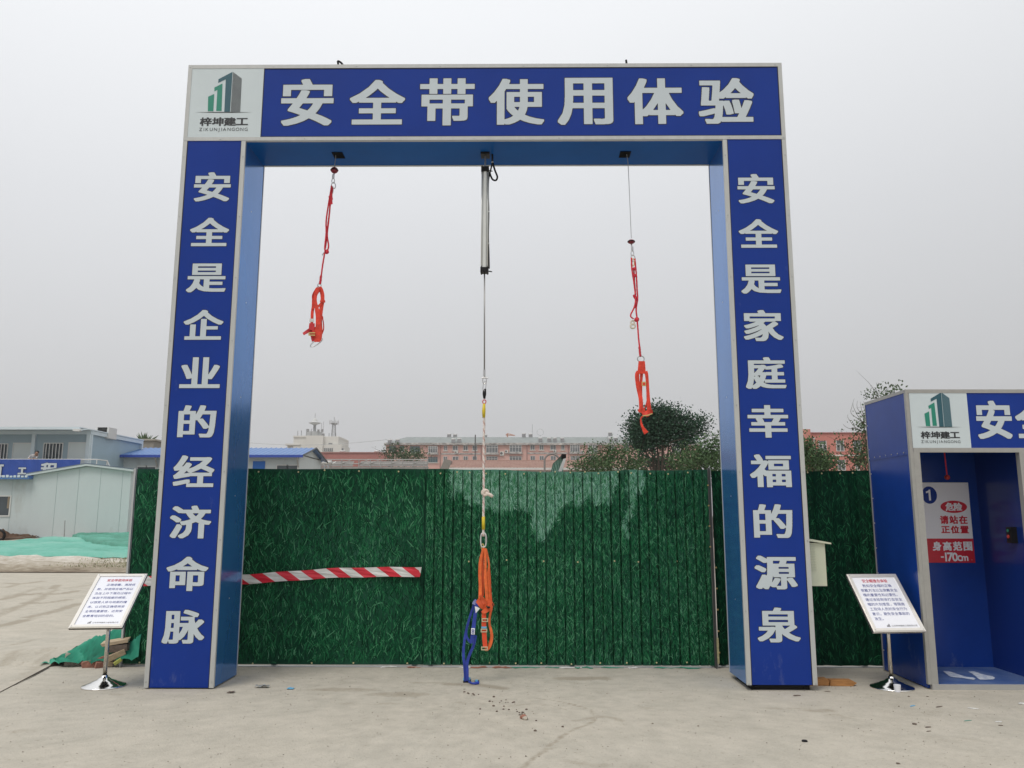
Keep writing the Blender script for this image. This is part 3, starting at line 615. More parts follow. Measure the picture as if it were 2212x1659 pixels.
    # --- harness
    if kind == 'L':
        hr = thing('safety_harness', 'red-orange safety harness bunched up at left under the short cable', 'harness', c(180, 1070), 'harnesses hanging in the gantry')
        mb = MB()
        ribbon(mb, [(182, 1082, 20), (165, 1105, 30), (140, 1148, 26), (140, 1200, 22), (130, 1270, 22), (127, 1340, 22), (122, 1395, 24)], 24, cv, HY + .012, twist=.4)
        ribbon(mb, [(182, 1085, 30), (196, 1110, 32), (205, 1150, 32), (203, 1200, 30), (194, 1260, 28), (188, 1340, 28), (190, 1420, 34)], 24, cv, HY - .012, twist=-.3); ribbon(mb, [(172, 1100, 40), (150, 1140, 34), (142, 1180, 30), (134, 1250, 26)], 30, cv, HY + .0, twist=.6); ribbon(mb, [(150, 1380, 40), (160, 1430, 60), (170, 1485, 50)], 50, cv, HY - .018, twist=.5); ribbon(mb, [(190, 1180, 30), (212, 1188, 26), (216, 1200, 18)], 24, cv, HY - .026)
        ribbon(mb, [(175, 1090, 30), (155, 1140, 26), (152, 1190, 24), (164, 1250, 32), (174, 1310, 38), (174, 1400, 46), (165, 1490, 46)], 30, cv, HY - .025, twist=.2)
        ribbon(mb, [(212, 1185, 22), (190, 1212, 18), (165, 1235, 16)], 18, cv, HY - .018)
        ribbon(mb, [(205, 1300, 8), (214, 1385, 8), (200, 1430, 10), (185, 1455, 12)], 8, cv, HY + .02)
        ribbon(mb, [(193, 1385, 20), (190, 1440, 26), (180, 1480, 30)], 20, cv, HY - .03)
        mk('webbing', mb, REDWEB, hr)
        mb = MB(); ribbon(mb, [(125, 1388, 26), (105, 1405, 26), (62, 1432, 26)], 26, cv, HY - .02, twist=.5); ribbon(mb, [(128, 1352, 40), (126, 1378, 44), (124, 1402, 38)], 40, cv, HY - .03); ribbon(mb, [(112, 1405, 30), (135, 1440, 40), (150, 1480, 50)], 40, cv, HY - .012)
        mk('chest_pad', mb, mat('dark_red_webbing', (.50, .022, .03), .65, var=.25, vscale=16), hr)
        mb = MB(); b_ = c(130, 1335); mb.box((b_.x - .022, b_.y - .03, b_.z - .016), (b_.x + .022, b_.y - .022, b_.z + .016)); mk('label_patch', mb, WHV, hr)
        mb = MB(); ring(mb, c(182, 1075), .018, .024, .005); mk('top_ring', mb, STEEL, hr, smooth=True); mb = MB(); ring(mb, c(160, 1495), .022, .070, .0042, tilt=-.95)
        mk('loop_ring', mb, STEEL, hr, smooth=True)
        mb = MB(); a = c(128, 1430, -.04); mb.box((a.x - .035, a.y, a.z - .018), (a.x + .03, a.y + .008, a.z - .008)); mb.box((a.x - .035, a.y, a.z + .006), (a.x + .03, a.y + .008, a.z + .016)); mb.box((a.x - .036, a.y, a.z - .008), (a.x - .026, a.y + .008, a.z + .006)); mk('buckle', mb, BRASS, hr)
    else:
        hr = thing('safety_harness', 'slim red-orange safety harness with a dangling strap end, hanging in front of the big tree', 'harness', c(200, 1173), 'harnesses hanging in the gantry')
        mb = MB()
        ribbon(mb, [(205, 1185, 34), (205, 1215, 40), (204, 1252, 46)], 36, cv, HY - .01)
        ribbon(mb, [(188, 1240, 22), (180, 1262, 24), (186, 1320, 24), (199, 1385, 22), (203, 1452, 22)], 24, cv, HY - .012, twist=.25)
        ribbon(mb, [(225, 1240, 22), (232, 1262, 18), (237, 1330, 17), (241, 1400, 20), (247, 1465, 26)], 20, cv, HY - .012, twist=-.2)
        ribbon(mb, [(205, 1235, 18), (202, 1300, 14), (203, 1370, 10), (204, 1450, 12)], 14, cv, HY + .01)
        ribbon(mb, [(240, 1370, 6), (228, 1420, 6), (214, 1452, 8)], 6, cv, HY + .02)
        ribbon(mb, [(190, 1458, 16), (205, 1440, 22), (214, 1462, 24)], 20, cv, HY - .02); ribbon(mb, [(208, 1470, 18), (235, 1462, 26), (264, 1456, 18)], 20, cv, HY - .025, twist=.4); ribbon(mb, [(228, 1480, 12), (240, 1474, 16), (252, 1462, 12)], 14, cv, HY - .02)
        ribbon(mb, [(222, 1474, 6), (203, 1488, 7), (201, 1510, 9), (210, 1540, 14), (230, 1572, 27)], 8, cv, HY - .015, twist=.4)
        mk('webbing', mb, REDWEB, hr)
        mb = MB(); ring(mb, c(200, 1173), .033, .030, .0055); mk('ring', mb, GALV, hr, smooth=True)
        mb = MB(); a = c(217, 1307, -.03); mb.box((a.x - .020, a.y, a.z - .022), (a.x + .020, a.y + .008, a.z + .022), 0); mb.box((a.x - .012, a.y - .004, a.z - .012), (a.x + .012, a.y, a.z + .012), 1); mk('buckle', mb, [BRASS, REDWEB], hr)
        mb = MB(); ribbon(mb, [(210, 1478, 5), (235, 1476, 6), (262, 1466, 5)], 5, cv, HY - .035); mk('edge_stitching', mb, BRASS, hr)
suspended('L'); suspended('R')

def centre_gear():
    cv = (970.2, 303.2, .36527); c = lambda a, b, dy=0: Vector(at(cv[0] + a * cv[2], cv[1] + b * cv[2], HY + dy))
    x, y = .004, HY
    r = thing('air_cylinder', 'long silver pneumatic cylinder with rod hanging under the middle of the beam', 'cylinder', (x, y, HB))
    mb = MB(); mb.box((x - .045, y - .06, HB - .022), (x + .045, y + .06, HB)); mk('mount_plate', mb, BLACK, r)
    z1, z0 = c(208, 176).z, c(208, 770).z
    mb = MB(); mb.tube([(x, y, HB - .02), (x, y, z1)], .010, 10); mk('hanger_bolt', mb, STEEL, r)
    for z in (z1, z0):
        mb = MB(); mb.box((x - .040, y - .04, z - .025), (x + .040, y + .04, z + .025)); mb.tube([(x + .03, y, z - .005), (x + .075, y, z - .012)], .006, 8)
        for dx in (-.03, .03):
            for dy in (-.03, .03): mb.tube([(x + dx, y + dy, z - .034), (x + dx, y + dy, z + .034)], .006, 6)
        mk('end_cap', mb, BLACK, r)
    mb = MB(); mb.lathe([(.030, z0 + .02), (.030, z1 - .02)], (x, y, 0), 20)
    for dx in (-.031, .031):
        for dy in (-.028, .028): mb.tube([(x + dx, y + dy, z0), (x + dx, y + dy, z1)], .0055, 8)
    mk('barrel', mb, mat('anodised_aluminium', (.66, .67, .64), .35, .5, var=.06, vscale=6), r, smooth=True)
    zr = c(208, 1360).z; mb = MB(); mb.tube([(x, y, z0), (x + .006, y, zr)], .0075, 10); mk('piston_rod', mb, mat('dull_rod', (.32, .32, .31), .4, .6), r, smooth=True)
    mb = MB(); mb.tube([(x + .006, y, zr + .005), (x + .006, y, zr - .055)], .013, 6); zs = c(208, 1412).z
    ring(mb, (x + .008, y, zs - .01), .018, .036, .006); mb.tube([(x - .02, y, zs + .012), (x + .045, y, zs + .012)], .006, 8); mk('shackle', mb, STEEL, r)
    mb = MB(); hx = .10
    P = [tuple(c(*p)) for p in ((255, 62), (256, 100), (257, 130), (272, 180), (285, 215), (277, 236), (258, 232), (246, 210), (240, 190))]; P[0] = (P[0][0], HY, HB + .01)
    mb.tube(smooth_path(P, 5), .0095, 8); mb.tube(smooth_path([tuple(c(*p)) for p in ((257, 128), (248, 165), (238, 205), (232, 245), (231, 330), (234, 430), (231, 560), (234, 660), (236, 758))], 5), .008, 8)
    h = mk('air_hose', mb, BLACK, r, smooth=True)
    for v in (130, 422, 610): q = c(256 if v == 130 else 232, v); mb = MB(); mb.lathe([(.011, -.006), (.0125, 0), (.011, .006)], q, 10); mk('cable_tie', mb, WHV, h)
    # carabiner
    k = thing('snap_carabiner', 'black and steel snap carabiner hooked on the rod end of the cylinder', 'carabiner', c(207, 1485))
    mb = MB(); a = c(211, 1436); b = c(204, 1530); q = c(213, 1500)
    ring(mb, c(209, 1455), .014, .055, .004, tilt=-.12); mb.tube([c(206, 1470), c(207, 1530)], .0045, 8); mk('hook_body', mb, STEEL, k, smooth=True)
    mb = MB(); mb.tube([c(213, 1470), c(212, 1500), c(209, 1528)], [.010, .013, .009], 8); mb.tube([c(203, 1478), c(203, 1500), c(206, 1526)], [.006, .009, .007], 8); mk('grip', mb, BLACK, k, smooth=True)
    # rope
    rr = thing('white_rope', 'white flecked rope with a fat knot and yellow end sleeves in the middle', 'rope', c(208, 1550))
    cw = (970.2, 879.2, .38377); d = lambda a, b, dy=0: Vector(at(cw[0] + a * cw[2], cw[1] + b * cw[2], HY + dy))
    mb = MB(); twistrope(smooth_path([tuple(c(205, 1640)), tuple(d(197, 80)), tuple(d(195, 250)), tuple(d(195, 470)), tuple(d(193, 620)), tuple(d(193, 728))], 5), .0115, mb, turns=26)
    b = mk('cord', mb, [WROPE, mat('pink_fleck_strand', (.55, .38, .34), .85)], rr, smooth=True)
    mb = MB(); q = d(201, 480); lump(mb, q, .036, .034, .033, 0, .12); ring(mb, (q.x, q.y - .02, q.z), .026, .022, .013, 0, .5); ring(mb, (q.x + .01, q.y - .025, q.z - .005), .02, .028, .012, 0, -.7); mb.tube([q + Vector((.01, -.02, -.005)), q + Vector((.06, -.03, -.03)), q + Vector((.078, -.03, -.042))], [.017, .017, .014], 8)
    mk('knot', mb, mat('cream_rope_knot', (.66, .57, .50), .85, var=.15, vscale=40), rr, smooth=True)
    mb = MB(); mb.tube([c(207, 1558), c(205, 1600), c(205, 1640)], [.013, .018, .014], 10); mk('yellow_sleeve', mb, YEL, rr, smooth=True)
    mb = MB(); mb.tube([d(193, 617), d(193, 690)], .0155, 10); mk('yellow_sleeve', mb, YEL, rr, smooth=True)
    mb = MB(); ring(mb, c(208, 1546), .016, .019, .006); mk('thimble', mb, mat('red_white_thimble', (.55, .12, .14), .5), rr, smooth=True)
    ob = thing('oval_carabiner', 'plain steel screw-gate carabiner joining the white rope to the orange harness', 'carabiner', d(193, 750))
    mb = MB(); q = d(193, 749); P = []
    for i in range(25):
        a = 2 * math.pi * i / 24; P.append((q.x + .026 * math.copysign(abs(math.cos(a)) ** .6, math.cos(a)), q.y, q.z + .066 * math.copysign(abs(math.sin(a)) ** .8, math.sin(a))))
    mb.tube(P, .0065, 8, 0, False); g_ = mk('body', mb, mat('zinc_plate', (.66, .67, .66), .35, .5), ob, smooth=True)
    mb = MB(); mb.tube([(q.x + .026, q.y, q.z - .02), (q.x + .026, q.y, q.z + .03)], .010, 8); mk('screw_sleeve', mb, STEEL, ob)
    # orange harness
    ch_ = (1006.5, 1152.1, .20484); e = lambda a, b, dy=0: Vector(at(ch_[0] + a * ch_[2], ch_[1] + b * ch_[2], HY + dy))
    hr = thing('safety_harness', 'bright orange safety harness hanging lowest, from the white rope', 'harness', e(180, 150), 'harnesses hanging in the gantry')
    mb = MB()
    ribbon(mb, [(188, 155, 26), (172, 200, 24), (152, 300, 30), (147, 420, 32), (152, 560, 32), (150, 690, 34)], 30, ch_, HY - .012, twist=.25)
    ribbon(mb, [(200, 158, 26), (206, 300, 24), (205, 430, 28), (212, 570, 30), (225, 740, 34)], 28, ch_, HY - .016, twist=-.2)
    ribbon(mb, [(205, 165, 30), (226, 235, 22), (243, 330, 20), (234, 430, 26), (238, 560, 30), (246, 740, 30)], 24, ch_, HY + .004, twist=.2)
    ribbon(mb, [(262, 820, 22), (250, 890, 22), (248, 960, 24), (268, 1040, 28), (272, 1110, 28), (255, 1180, 30), (225, 1222, 30), (198, 1218, 32)], 26, ch_, HY - .004, twist=.5)
    ribbon(mb, [(250, 960, 14), (266, 1030, 14), (258, 1120, 16), (240, 1180, 18)], 14, ch_, HY + .01)
    mk('strap', mb, ORWEB, hr)
    mb = MB()
    ribbon(mb, [(192, 160, 22), (180, 250, 20), (176, 350, 22), (178, 500, 24), (176, 660, 26)], 24, ch_, HY + .006, twist=-.3)
    ribbon(mb, [(247, 370, 14), (256, 480, 12), (260, 600, 14), (268, 720, 18)], 14, ch_, HY + .010)
    ribbon(mb, [(116, 705, 40), (150, 730, 70), (185, 760, 80), (210, 775, 60)], 70, ch_, HY - .028, twist=.4); ribbon(mb, [(150, 655, 30), (180, 700, 44), (200, 745, 40)], 40, ch_, HY - .034, twist=-.5)
    ribbon(mb, [(172, 842, 34), (205, 815, 50), (245, 790, 46)], 46, ch_, HY - .032, twist=.4); ribbon(mb, [(225, 735, 50), (258, 745, 60), (290, 768, 30)], 50, ch_, HY - .022, twist=.5); ribbon(mb, [(240, 700, 30), (262, 760, 40), (262, 830, 24)], 34, ch_, HY - .026)
    mk('folded_strap', mb, ORDK, hr)
    mb = MB(); ribbon(mb, [(190, 840, 44), (190, 960, 46), (194, 1080, 46), (203, 1195, 44)], 44, ch_, HY - .022); mk('waist_belt', mb, mat('red_orange_belt', (.70, .07, .02), .65, var=.2, vscale=14), hr)
    mb = MB(); q = e(190, 993, -.03); mb.box((q.x - .025, q.y, q.z - .008), (q.x + .025, q.y + .006, q.z + .008)); mk('blue_keeper', mb, LTBL, hr)
    for a, b in ((190, 1025), (200, 915), (195, 1214)):
        mb = MB(); q = e(a, b, -.034); wd = .030
        for s_ in (-1, 1): mb.box((q.x - wd, q.y, q.z + s_ * .012 - .004), (q.x + wd, q.y + .008, q.z + s_ * .012 + .004)); mb.box((q.x + s_ * (wd - .004) - .004, q.y, q.z - .008), (q.x + s_ * (wd - .004) + .004, q.y + .008, q.z + .008))
        mk('buckle', mb, mat('pale_brass', (.62, .55, .38), .4, .5), hr)
    mb = MB(); ring(mb, e(175, 145), .012, .030, .005); mk('ring', mb, BRASS, hr, smooth=True)
    mb = MB(); mb.face([e(93, 770, -.05), e(118, 775, -.052), e(148, 792, -.05), e(128, 815, -.048), e(104, 842, -.05)]); mb.face([e(93, 770, -.048), e(104, 842, -.048), e(128, 815, -.046), e(148, 792, -.048), e(118, 775, -.05)]); mk('tag', mb, PAPER, hr)
    mb = MB(); lump(mb, e(155, 828, -.02), .014, .014, .018, 0, .2); mk('clip', mb, BLACK, hr); mb = MB(); lump(mb, e(238, 782, -.05), .016, .01, .010, 0, .2); mk('clip', mb, BLACK, hr); mb = MB(); lump(mb, e(284, 752, -.02), .010, .012, .018, 0, .1); mk('clip', mb, BLACK, hr)
    # blue lanyard trailing on the ground
    bl = thing('webbing_lanyard', 'blue webbing lanyard trailing from the orange harness down to the concrete', 'lanyard', gnd(1017, 1476))
    mb = MB()
    ribbon(mb, [(108, 730, 30), (70, 800, 26), (36, 900, 22), (10, 1010, 20), (6, 1080, 20), (30, 1128, 26), (62, 1150, 40)], 22, ch_, HY - .01, twist=.3)
    ribbon(mb, [(118, 745, 34), (98, 850, 36), (84, 960, 38), (70, 1080, 40), (62, 1160, 42)], 36, ch_, HY - .03, twist=.15)
    lo = (970.2, 1394.6, .21929)
    ribbon(mb, [(262, -100, 26), (240, 0, 26), (205, 80, 26), (178, 165, 28), (178, 250, 28), (178, 345, 30)], 28, lo, HY - .02, twist=.2)
    ribbon(mb, [(262, -455, 24), (225, -340, 22), (183, -215, 20), (160, -110, 22), (148, -20, 24), (140, 80, 26), (150, 170, 28), (155, 250, 26), (165, 350, 34)], 28, lo, HY - .005, twist=-.2)
    P = [gnd(970.2 + a * .21929, 1394.6 + b * .21929, .012) for a, b in ((195, 355), (225, 372), (262, 372), (285, 366))]
    mb.tube(P, [.010, .008, .012, .016], 8); mk('webbing', mb, BLWEB, bl)
    mb = MB(); q = gnd(1009, 1474); mb.box((q.x - .035, q.y - .02, .0), (q.x + .035, q.y + .04, .022)); mk('buckle', mb, BLACK, bl); mb = MB(); q2 = gnd(1030, 1475); mb.box((q2.x - .02, q2.y - .02, .0), (q2.x + .022, q2.y + .02, .020)); mk('buckle', mb, BLACK, bl)
    mb = MB(); mb.box((q.x - .036, q.y - .023, .022), (q.x + .03, q.y + .03, .040)); mk('end_sleeve', mb, LTBL, bl); mb = MB(); mb.box((q2.x - .014, q2.y - .022, .014), (q2.x + .010, q2.y + .014, .026)); mk('end_sleeve', mb, LTBL, bl)
    mb = MB(); q = e(74, 1033, -.04); mb.box((q.x - .017, q.y, q.z - .028), (q.x + .017, q.y + .004, q.z + .028)); lp = mk('label_patch', mb, PAPER, bl)
    mb = MB(); ring(mb, (q.x, q.y - .003, q.z + .008), .008, .009, .0022); ring(mb, (q.x, q.y - .003, q.z - .010), .008, .009, .0022); mk('label_print', mb, BLWEB, lp)
    mb = MB(); ribbon(mb, [(112, 705, 30), (95, 730, 44), (84, 752, 40)], 40, ch_, HY - .02); mk('stitched_end', mb, mat('blue_white_stitching', (.35, .38, .55), .7, c2=(.04, .05, .35), vscale=60), bl)
centre_gear()

# ------------------------------------------------------------------ hoarding printed with grass
FY = 1.055
GRASS = tint_mat('grass_print_blades', [(0, (.002, .018, .010)), (.35, (.007, .075, .033)), (.62, (.026, .175, .07)), (.78, (.085, .27, .14)), (.9, (.15, .34, .25)), (1.0, (.29, .50, .40))], .6, .07)
GBASE = tint_mat('grass_print_ground', [(0, (.0015, .009, .006)), (.4, (.003, .034, .018)), (.75, (.05, .16, .105)), (1, (.11, .26, .195))], .6, .07, extra_noise=.25)
def fade_polys():
    kk = .32895
    def c(a, b): p = at(848.9 + a * kk, 1000.5 + b * kk, FY); return (p.x, p.z)
    A = [(370, -30), (378, 130), (385, 265), (408, 262), (420, 195), (450, 195), (470, 225), (490, 270), (540, 300), (630, 300), (640, 330), (700, 335), (760, 325), (850, 318), (900, 330), (922, 345), (928, 440), (930, 515), (990, 532), (1000, 490), (1035, 468), (1060, 430), (1078, 380), (1095, 330), (1105, 300), (1160, 265), (1180, 250), (1205, 300), (1225, 322), (1245, 295), (1290, 250), (1330, 290), (1370, 262), (1425, 270), (1440, 220), (1475, 140), (1486, 60), (1480, -30)]
    B = [(1535, -30), (1540, 100), (1545, 240), (1530, 350), (1510, 440), (1515, 505), (1536, 505), (1545, 430), (1565, 385), (1590, 345), (1582, 260), (1615, 235), (1645, 200), (1650, 100), (1650, -30)]
    return [[c(*p) for p in A], [c(*p) for p in B]]
FADE = fade_polys()
def inpoly(x, z, P):
    r = False; j = len(P) - 1
    for i in range(len(P)):
        if (P[i][1] > z) != (P[j][1] > z) and x < (P[j][0] - P[i][0]) * (z - P[i][1]) / (P[j][1] - P[i][1]) + P[i][0]: r = not r
        j = i
    return r
from mathutils import noise as mnoise
def faded(x, z):
    d = mnoise.fractal(Vector((x * 9, 3.1, z * 9)), .8, 2, 5) * .036; d2 = mnoise.fractal(Vector((x * 9, 9.7, z * 9)), .8, 2, 5) * .034
    if z < 1.2: return 0.0
    if any(inpoly(x + d, z + d2, P) for P in FADE): return 1.0
    if -.35 < x < -.02 and 1.6 < z < 1.86 and mnoise.fractal(Vector((x * 9, 4, z * 9)), .8, 2, 4) > .28: return .8
    return 0.0
RIB = .097
def prof(kind, x):
    if kind == 'flat': return .012 + .004 * math.sin(x * 5)
    if kind == 'rib':
        t = (x / RIB) % 1.0
        return (.013 + .020 * ((math.sin(math.floor(x / RIB) * 12.9898) * 43758.5453) % 1.0)) * (1 if .46 < t < .54 else (t - .42) / .04 if .42 < t <= .46 else (.58 - t) / .04 if .54 <= t < .58 else 0) + .003 * math.sin(6.283 * t)
    return .012 * math.sin(x * 31) + .01 * math.sin(x * 13 + 1) + .006 * math.sin(x * 71)
def top_z(kind, x):
    if kind == 'rib': return 2.005 - .032 * math.exp(-((x - .85) / .6) ** 2) + .004 * math.sin(x * 9) - .008 * (x > 1.6)
    return 2.008 + .003 * math.sin(x * 4) if kind == 'flat' else 1.992 + .005 * math.sin(x * 5)
def hoarding(kind, x0, x1, label, blen, bw, dens, y0, tone):
    root = thing('grass_hoarding', label, 'fence', ((x0 + x1) / 2, y0, 0), 'grass-printed hoarding sheets')
    xs = np.linspace(x0, x1, int((x1 - x0) / (RIB / 25 if kind == 'rib' else .03)) + 1); zs = np.linspace(.012, 1, 80 if kind == 'rib' else 60)
    P = []; C_ = []
    for x in xs:
        tz = top_z(kind, x); row = []; cc = []
        for t in zs:
            z = t * tz; f = faded(x, z) if kind == 'rib' else 0
            row.append((x, y0 + prof(kind, x), z)); cc.append(float(np.clip(.9 * f + (1 - f) * (tone * .5 + .12 * mnoise.noise(Vector((x * 1.3, 2, z * 1.3)))), 0, 1)))
        P.append(row); C_.append(cc)
    mb = MB(); mb.grid(P, 0, C_); b = len(mb.v)
    pan = mk('sheet', mb, GBASE, root)
    # printed blades, a film a couple of millimetres proud of the sheet
    mb = MB(); n = int(dens * (x1 - x0) * 2.0)
    for i in range(n):
        x = random.uniform(x0 + .01, x1 - .01); z = random.uniform(.03, 1.99); ln = blen * random.uniform(.5, 1.25); w_ = bw * random.uniform(.6, 1.3)
        a = random.gauss(0, .45); cu = random.gauss(0, .6); f = faded(x, z) if kind == 'rib' else 0
        br = mnoise.noise(Vector((x * 2.1, 5, z * 2.1)))
        tt = random.betavariate(1.3, 1.9) * (.8 + .2 * random.random()) * tone + .10 * br
        tt = min(tt, .80)
        if f: tt = random.choice((.40, .66, .75, .85, .92, .98)) * f
        lay = -.0015 - .0035 * (i / n); row = []; ok = True
        px_, pz_ = x, z; seg = 4
        for k in range(seg + 1):
            ang = a + cu * (k / seg); wv = w_ * (math.sin(math.pi * (.12 + .8 * k / seg))) / 2
            dx, dz = math.cos(ang) * wv, -math.sin(ang) * wv
            q = []
            for sg in (-1, 1):
                X = px_ + sg * dx; Z = pz_ + sg * dz
                if not (x0 < X < x1 and .014 < Z < top_z(kind, X) - .004): ok = False
                q.append((X, y0 + prof(kind, X) + lay, Z))
            row.append(q); px_ += math.sin(ang) * ln / seg; pz_ += math.cos(ang) * ln / seg
        if ok: mb.grid(row, 0, [[float(np.clip(tt, 0, 1))] * 2] * (seg + 1))
    mk('grass_print', mb, GRASS, pan)
    return root
def fence_details(root, x0, x1, kind, y0, riv):
    mb = MB()
    for z in (.25, 1.05, 1.85): mb.box((x0 + .02, y0 + .05, z - .02), (x1 - .02, y0 + .09, z + .02))
    for x in np.arange(x0 + .05, x1, 1.45): mb.box((x, y0 + .09, 0), (x + .05, y0 + .14, 1.97))
    mk('back_frame', mb, GALV, root)
    mb = MB(); mb.box((x0, y0 - .004, .002), (x1, y0 + .03, .010)); mk('bottom_rail', mb, GALV, root)
    me = None
    for x, z in riv:
        if me is None:
            mb = MB(); mb.lathe([(.0001, .006), (.007, .004), (.009, 0)], (0, 0, 0), 8); V = [(a, -c, b) for a, b, c in mb.v]; mb.v = V
            o = mk('rivet', mb, mat('yellow_rivet', (.52, .47, .25), .5) if 'yellow_rivet' not in bpy.data.materials else bpy.data.materials['yellow_rivet']); me = o
        else: o = me.copy(); col.objects.link(o)
        o.parent = root; o.location = (x - (ORG[root.name].x), y0 + prof(kind, x) - .006 - ORG[root.name].y, z)
def rivs(x0, x1, rows, step):
    out = []
    for z in rows:
        x = x0 + random.uniform(.08, .25)
        while x < x1 - .04: out.append((x, z + random.uniform(-.012, .012))); x += step * random.uniform(.7, 1.3)
    return out
r1 = hoarding('flat', -3.70, -.622, 'flat grass-printed hoarding sheet with large blades behind the left post', .095, .0078, 2300, FY, .95)
fence_details(r1, -3.70, -.64, 'flat', FY, rivs(-3.7, -.64, (1.985,), .33) + rivs(-3.7, -.64, (.04,), .5))
r2 = hoarding('rib', -.640, 2.332, 'ribbed grass-printed hoarding sheet with a faded pale patch along its top', .060, .0062, 5600, FY, 1.05)
fence_details(r2, -.632, 2.325, 'rib', FY, rivs(-.63, 2.32, (1.965,), .17) + rivs(-.3, 2.3, (1.06,), .33) + rivs(-.6, 2.3, (.045,), .3))
r3 = hoarding('soft', 2.375, 6.6, 'dark rippled grass-printed hoarding sheet between the right post and the booth', .07, .0075, 2300, FY + .03, .72)
fence_details(r3, 2.375, 4.1, 'soft', FY + .03, rivs(2.4, 4.1, (1.97,), .16) + rivs(2.4, 2.6, (.3, .7, 1.1, 1.5), .3))
def edge_post():
    t = thing('hoarding_edge_post', 'thin dark steel upright with screws where the ribbed hoarding ends', 'post', (2.35, FY, 0))
    mb = MB(); mb.box((2.336, FY - .03, 0), (2.349, FY + .06, 2.015)); mk('upright', mb, mat('dark_edge_steel', (.05, .05, .05), .6), t)
    mb = MB(); mb.box((2.354, FY - .024, 0), (2.360, FY + .06, 2.015)); mk('light_edge', mb, GALV, t)
    mb = MB()
    for z in np.arange(.15, 2, .21): mb.box((2.318 + .05 * (int(z * 10) % 2), FY - .036, z), (2.332 + .05 * (int(z * 10) % 2), FY - .024, z + .014))
    mk('screw_row', mb, BRASS, t)
    mb = MB(); mb.box((2.352, FY - .034, .05), (2.372, FY - .0245, .30)); mk('paint_smear', mb, mat('yellow_smear', (.38, .36, .2), .7, var=.5, vscale=30), t)
edge_post()
def end_strip():
    t = thing('hoarding_end_trim', 'narrow bright steel corner strip on the free left end of the hoarding', 'trim', (-3.71, FY, 0))
    mb = MB(); mb.box((-3.722, FY - .012, 0), (-3.703, FY + .05, 2.01)); mk('strip', mb, ALU, t)
end_strip()
def torn_sheet():
    y = 1.35; P = [at(1176, 1019, y), at(1213, 983, y), at(1223, 986, y), at(1213, 1018, y)]; t = thing('torn_sheet', 'folded torn corner of pale green corrugated sheet sticking up behind the hoarding', 'sheet', (P[0].x, y, 1.9))
    mb = MB(); n = 14; a, b, c, d = P; rows = []
    for i in range(n + 1):
        s_ = i / n; lo = a.lerp(d, s_); hi = a.lerp(b, 1.0).lerp(c, s_) if s_ > .0 else b.copy()
        hi = b.lerp(c, s_); off = .03 * (i % 2); rows.append([(lo.x, y + off, lo.z - .25), (lo.x * .5 + hi.x * .5, y + off + .05, lo.z * .5 + hi.z * .5), (hi.x, y + off + .1, hi.z)])
    mb.grid(rows); mk('corrugated_sheet', mb, mat('pale_green_sheet', (.22, .42, .33), .6, c2=(.55, .66, .60), vscale=14, stretch=(6, 1, 1)), t)
    mb = MB(); q = at(1217, 985, y); mb.box((q.x - .02, y - .01, q.z - .02), (q.x + .03, y + .14, q.z + .02)); mk('tape_wrap', mb, BLACK, t)
    mb = MB(); mb.face([at(1206, 1018, y - .02), at(1217, 991, y - .02), at(1223, 990, y - .02), at(1214, 1018, y - .02)]); mk('raw_edge', mb, WHV, t)
torn_sheet()
def tape():
    y = FY - .022; a = at(308, 1246, y); b = at(527, 1238, y); c = at(911, 1222, y)
    t = thing('barrier_tape', 'red and white striped barrier tape stuck across the flat hoarding', 'tape', (b.x, y, b.z - .1))
    mb = MB(); top = lambda x: b.z + (c.z - b.z) * (x - b.x) / (c.x - b.x) + .012 * math.sin(x * 3.1) + .004 * math.sin(x * 11); hh = .098; per = .262; x = a.x - .2; i = 0; n = 3
    while x < c.x:
        wd = per * .5; st = []
        for k in range(4):
            z_ = k / 3; sh = .135 * z_; xa, xb = x + sh, x + wd + sh
            xa, xb = min(max(xa, a.x), c.x - .006 * k), min(max(xb, a.x), c.x - .006 * k); st.append([(xa, y - .004 + .005 * math.sin(xa * 19 + k), top(xa) - hh * z_), (xb, y - .004 + .005 * math.sin(xb * 19 + k), top(xb) - hh * z_)])
        mb.grid(st, i % 2); x += wd; i += 1
    mk('striped_band', mb, [REDV, WHV], t)
tape()

# ------------------------------------------------------------------ cabinet, timber and rubble by the hoarding
def cabinet():
    y0, y1 = .22, .55; x0, x1 = 2.985, at(1783, 1200, y0).x; z0, z1 = at(1780, 1266, y0).z, at(1745, 1169, y0).z - .015
    t = thing('meter_cabinet', 'cream louvred electrical cabinet fixed to the side of the right post', 'cabinet', (x0, y0, z0))
    mb = MB(); mb.box((x0, y0, z0), (x1, y1, z1)); b = mk('body', mb, CREAM, t)
    mb = MB(); mb.prism([(x0, z1 + .025), (x1 + .05, z1 - .012), (x1 + .05, z1 + .002), (x0, z1 + .05)], y0 - .03, y1 + .03); mk('roof', mb, CREAM, t)
    mb = MB()
    for i in range(11): z = z0 + .14 + i * .024; mb.box((x0 + .075, y0 - .006, z), (x0 + .125, y0, z + .010))
    mk('louvre', mb, mat('cream_louvre', (.56, .58, .44), .5), t)
cabinet()
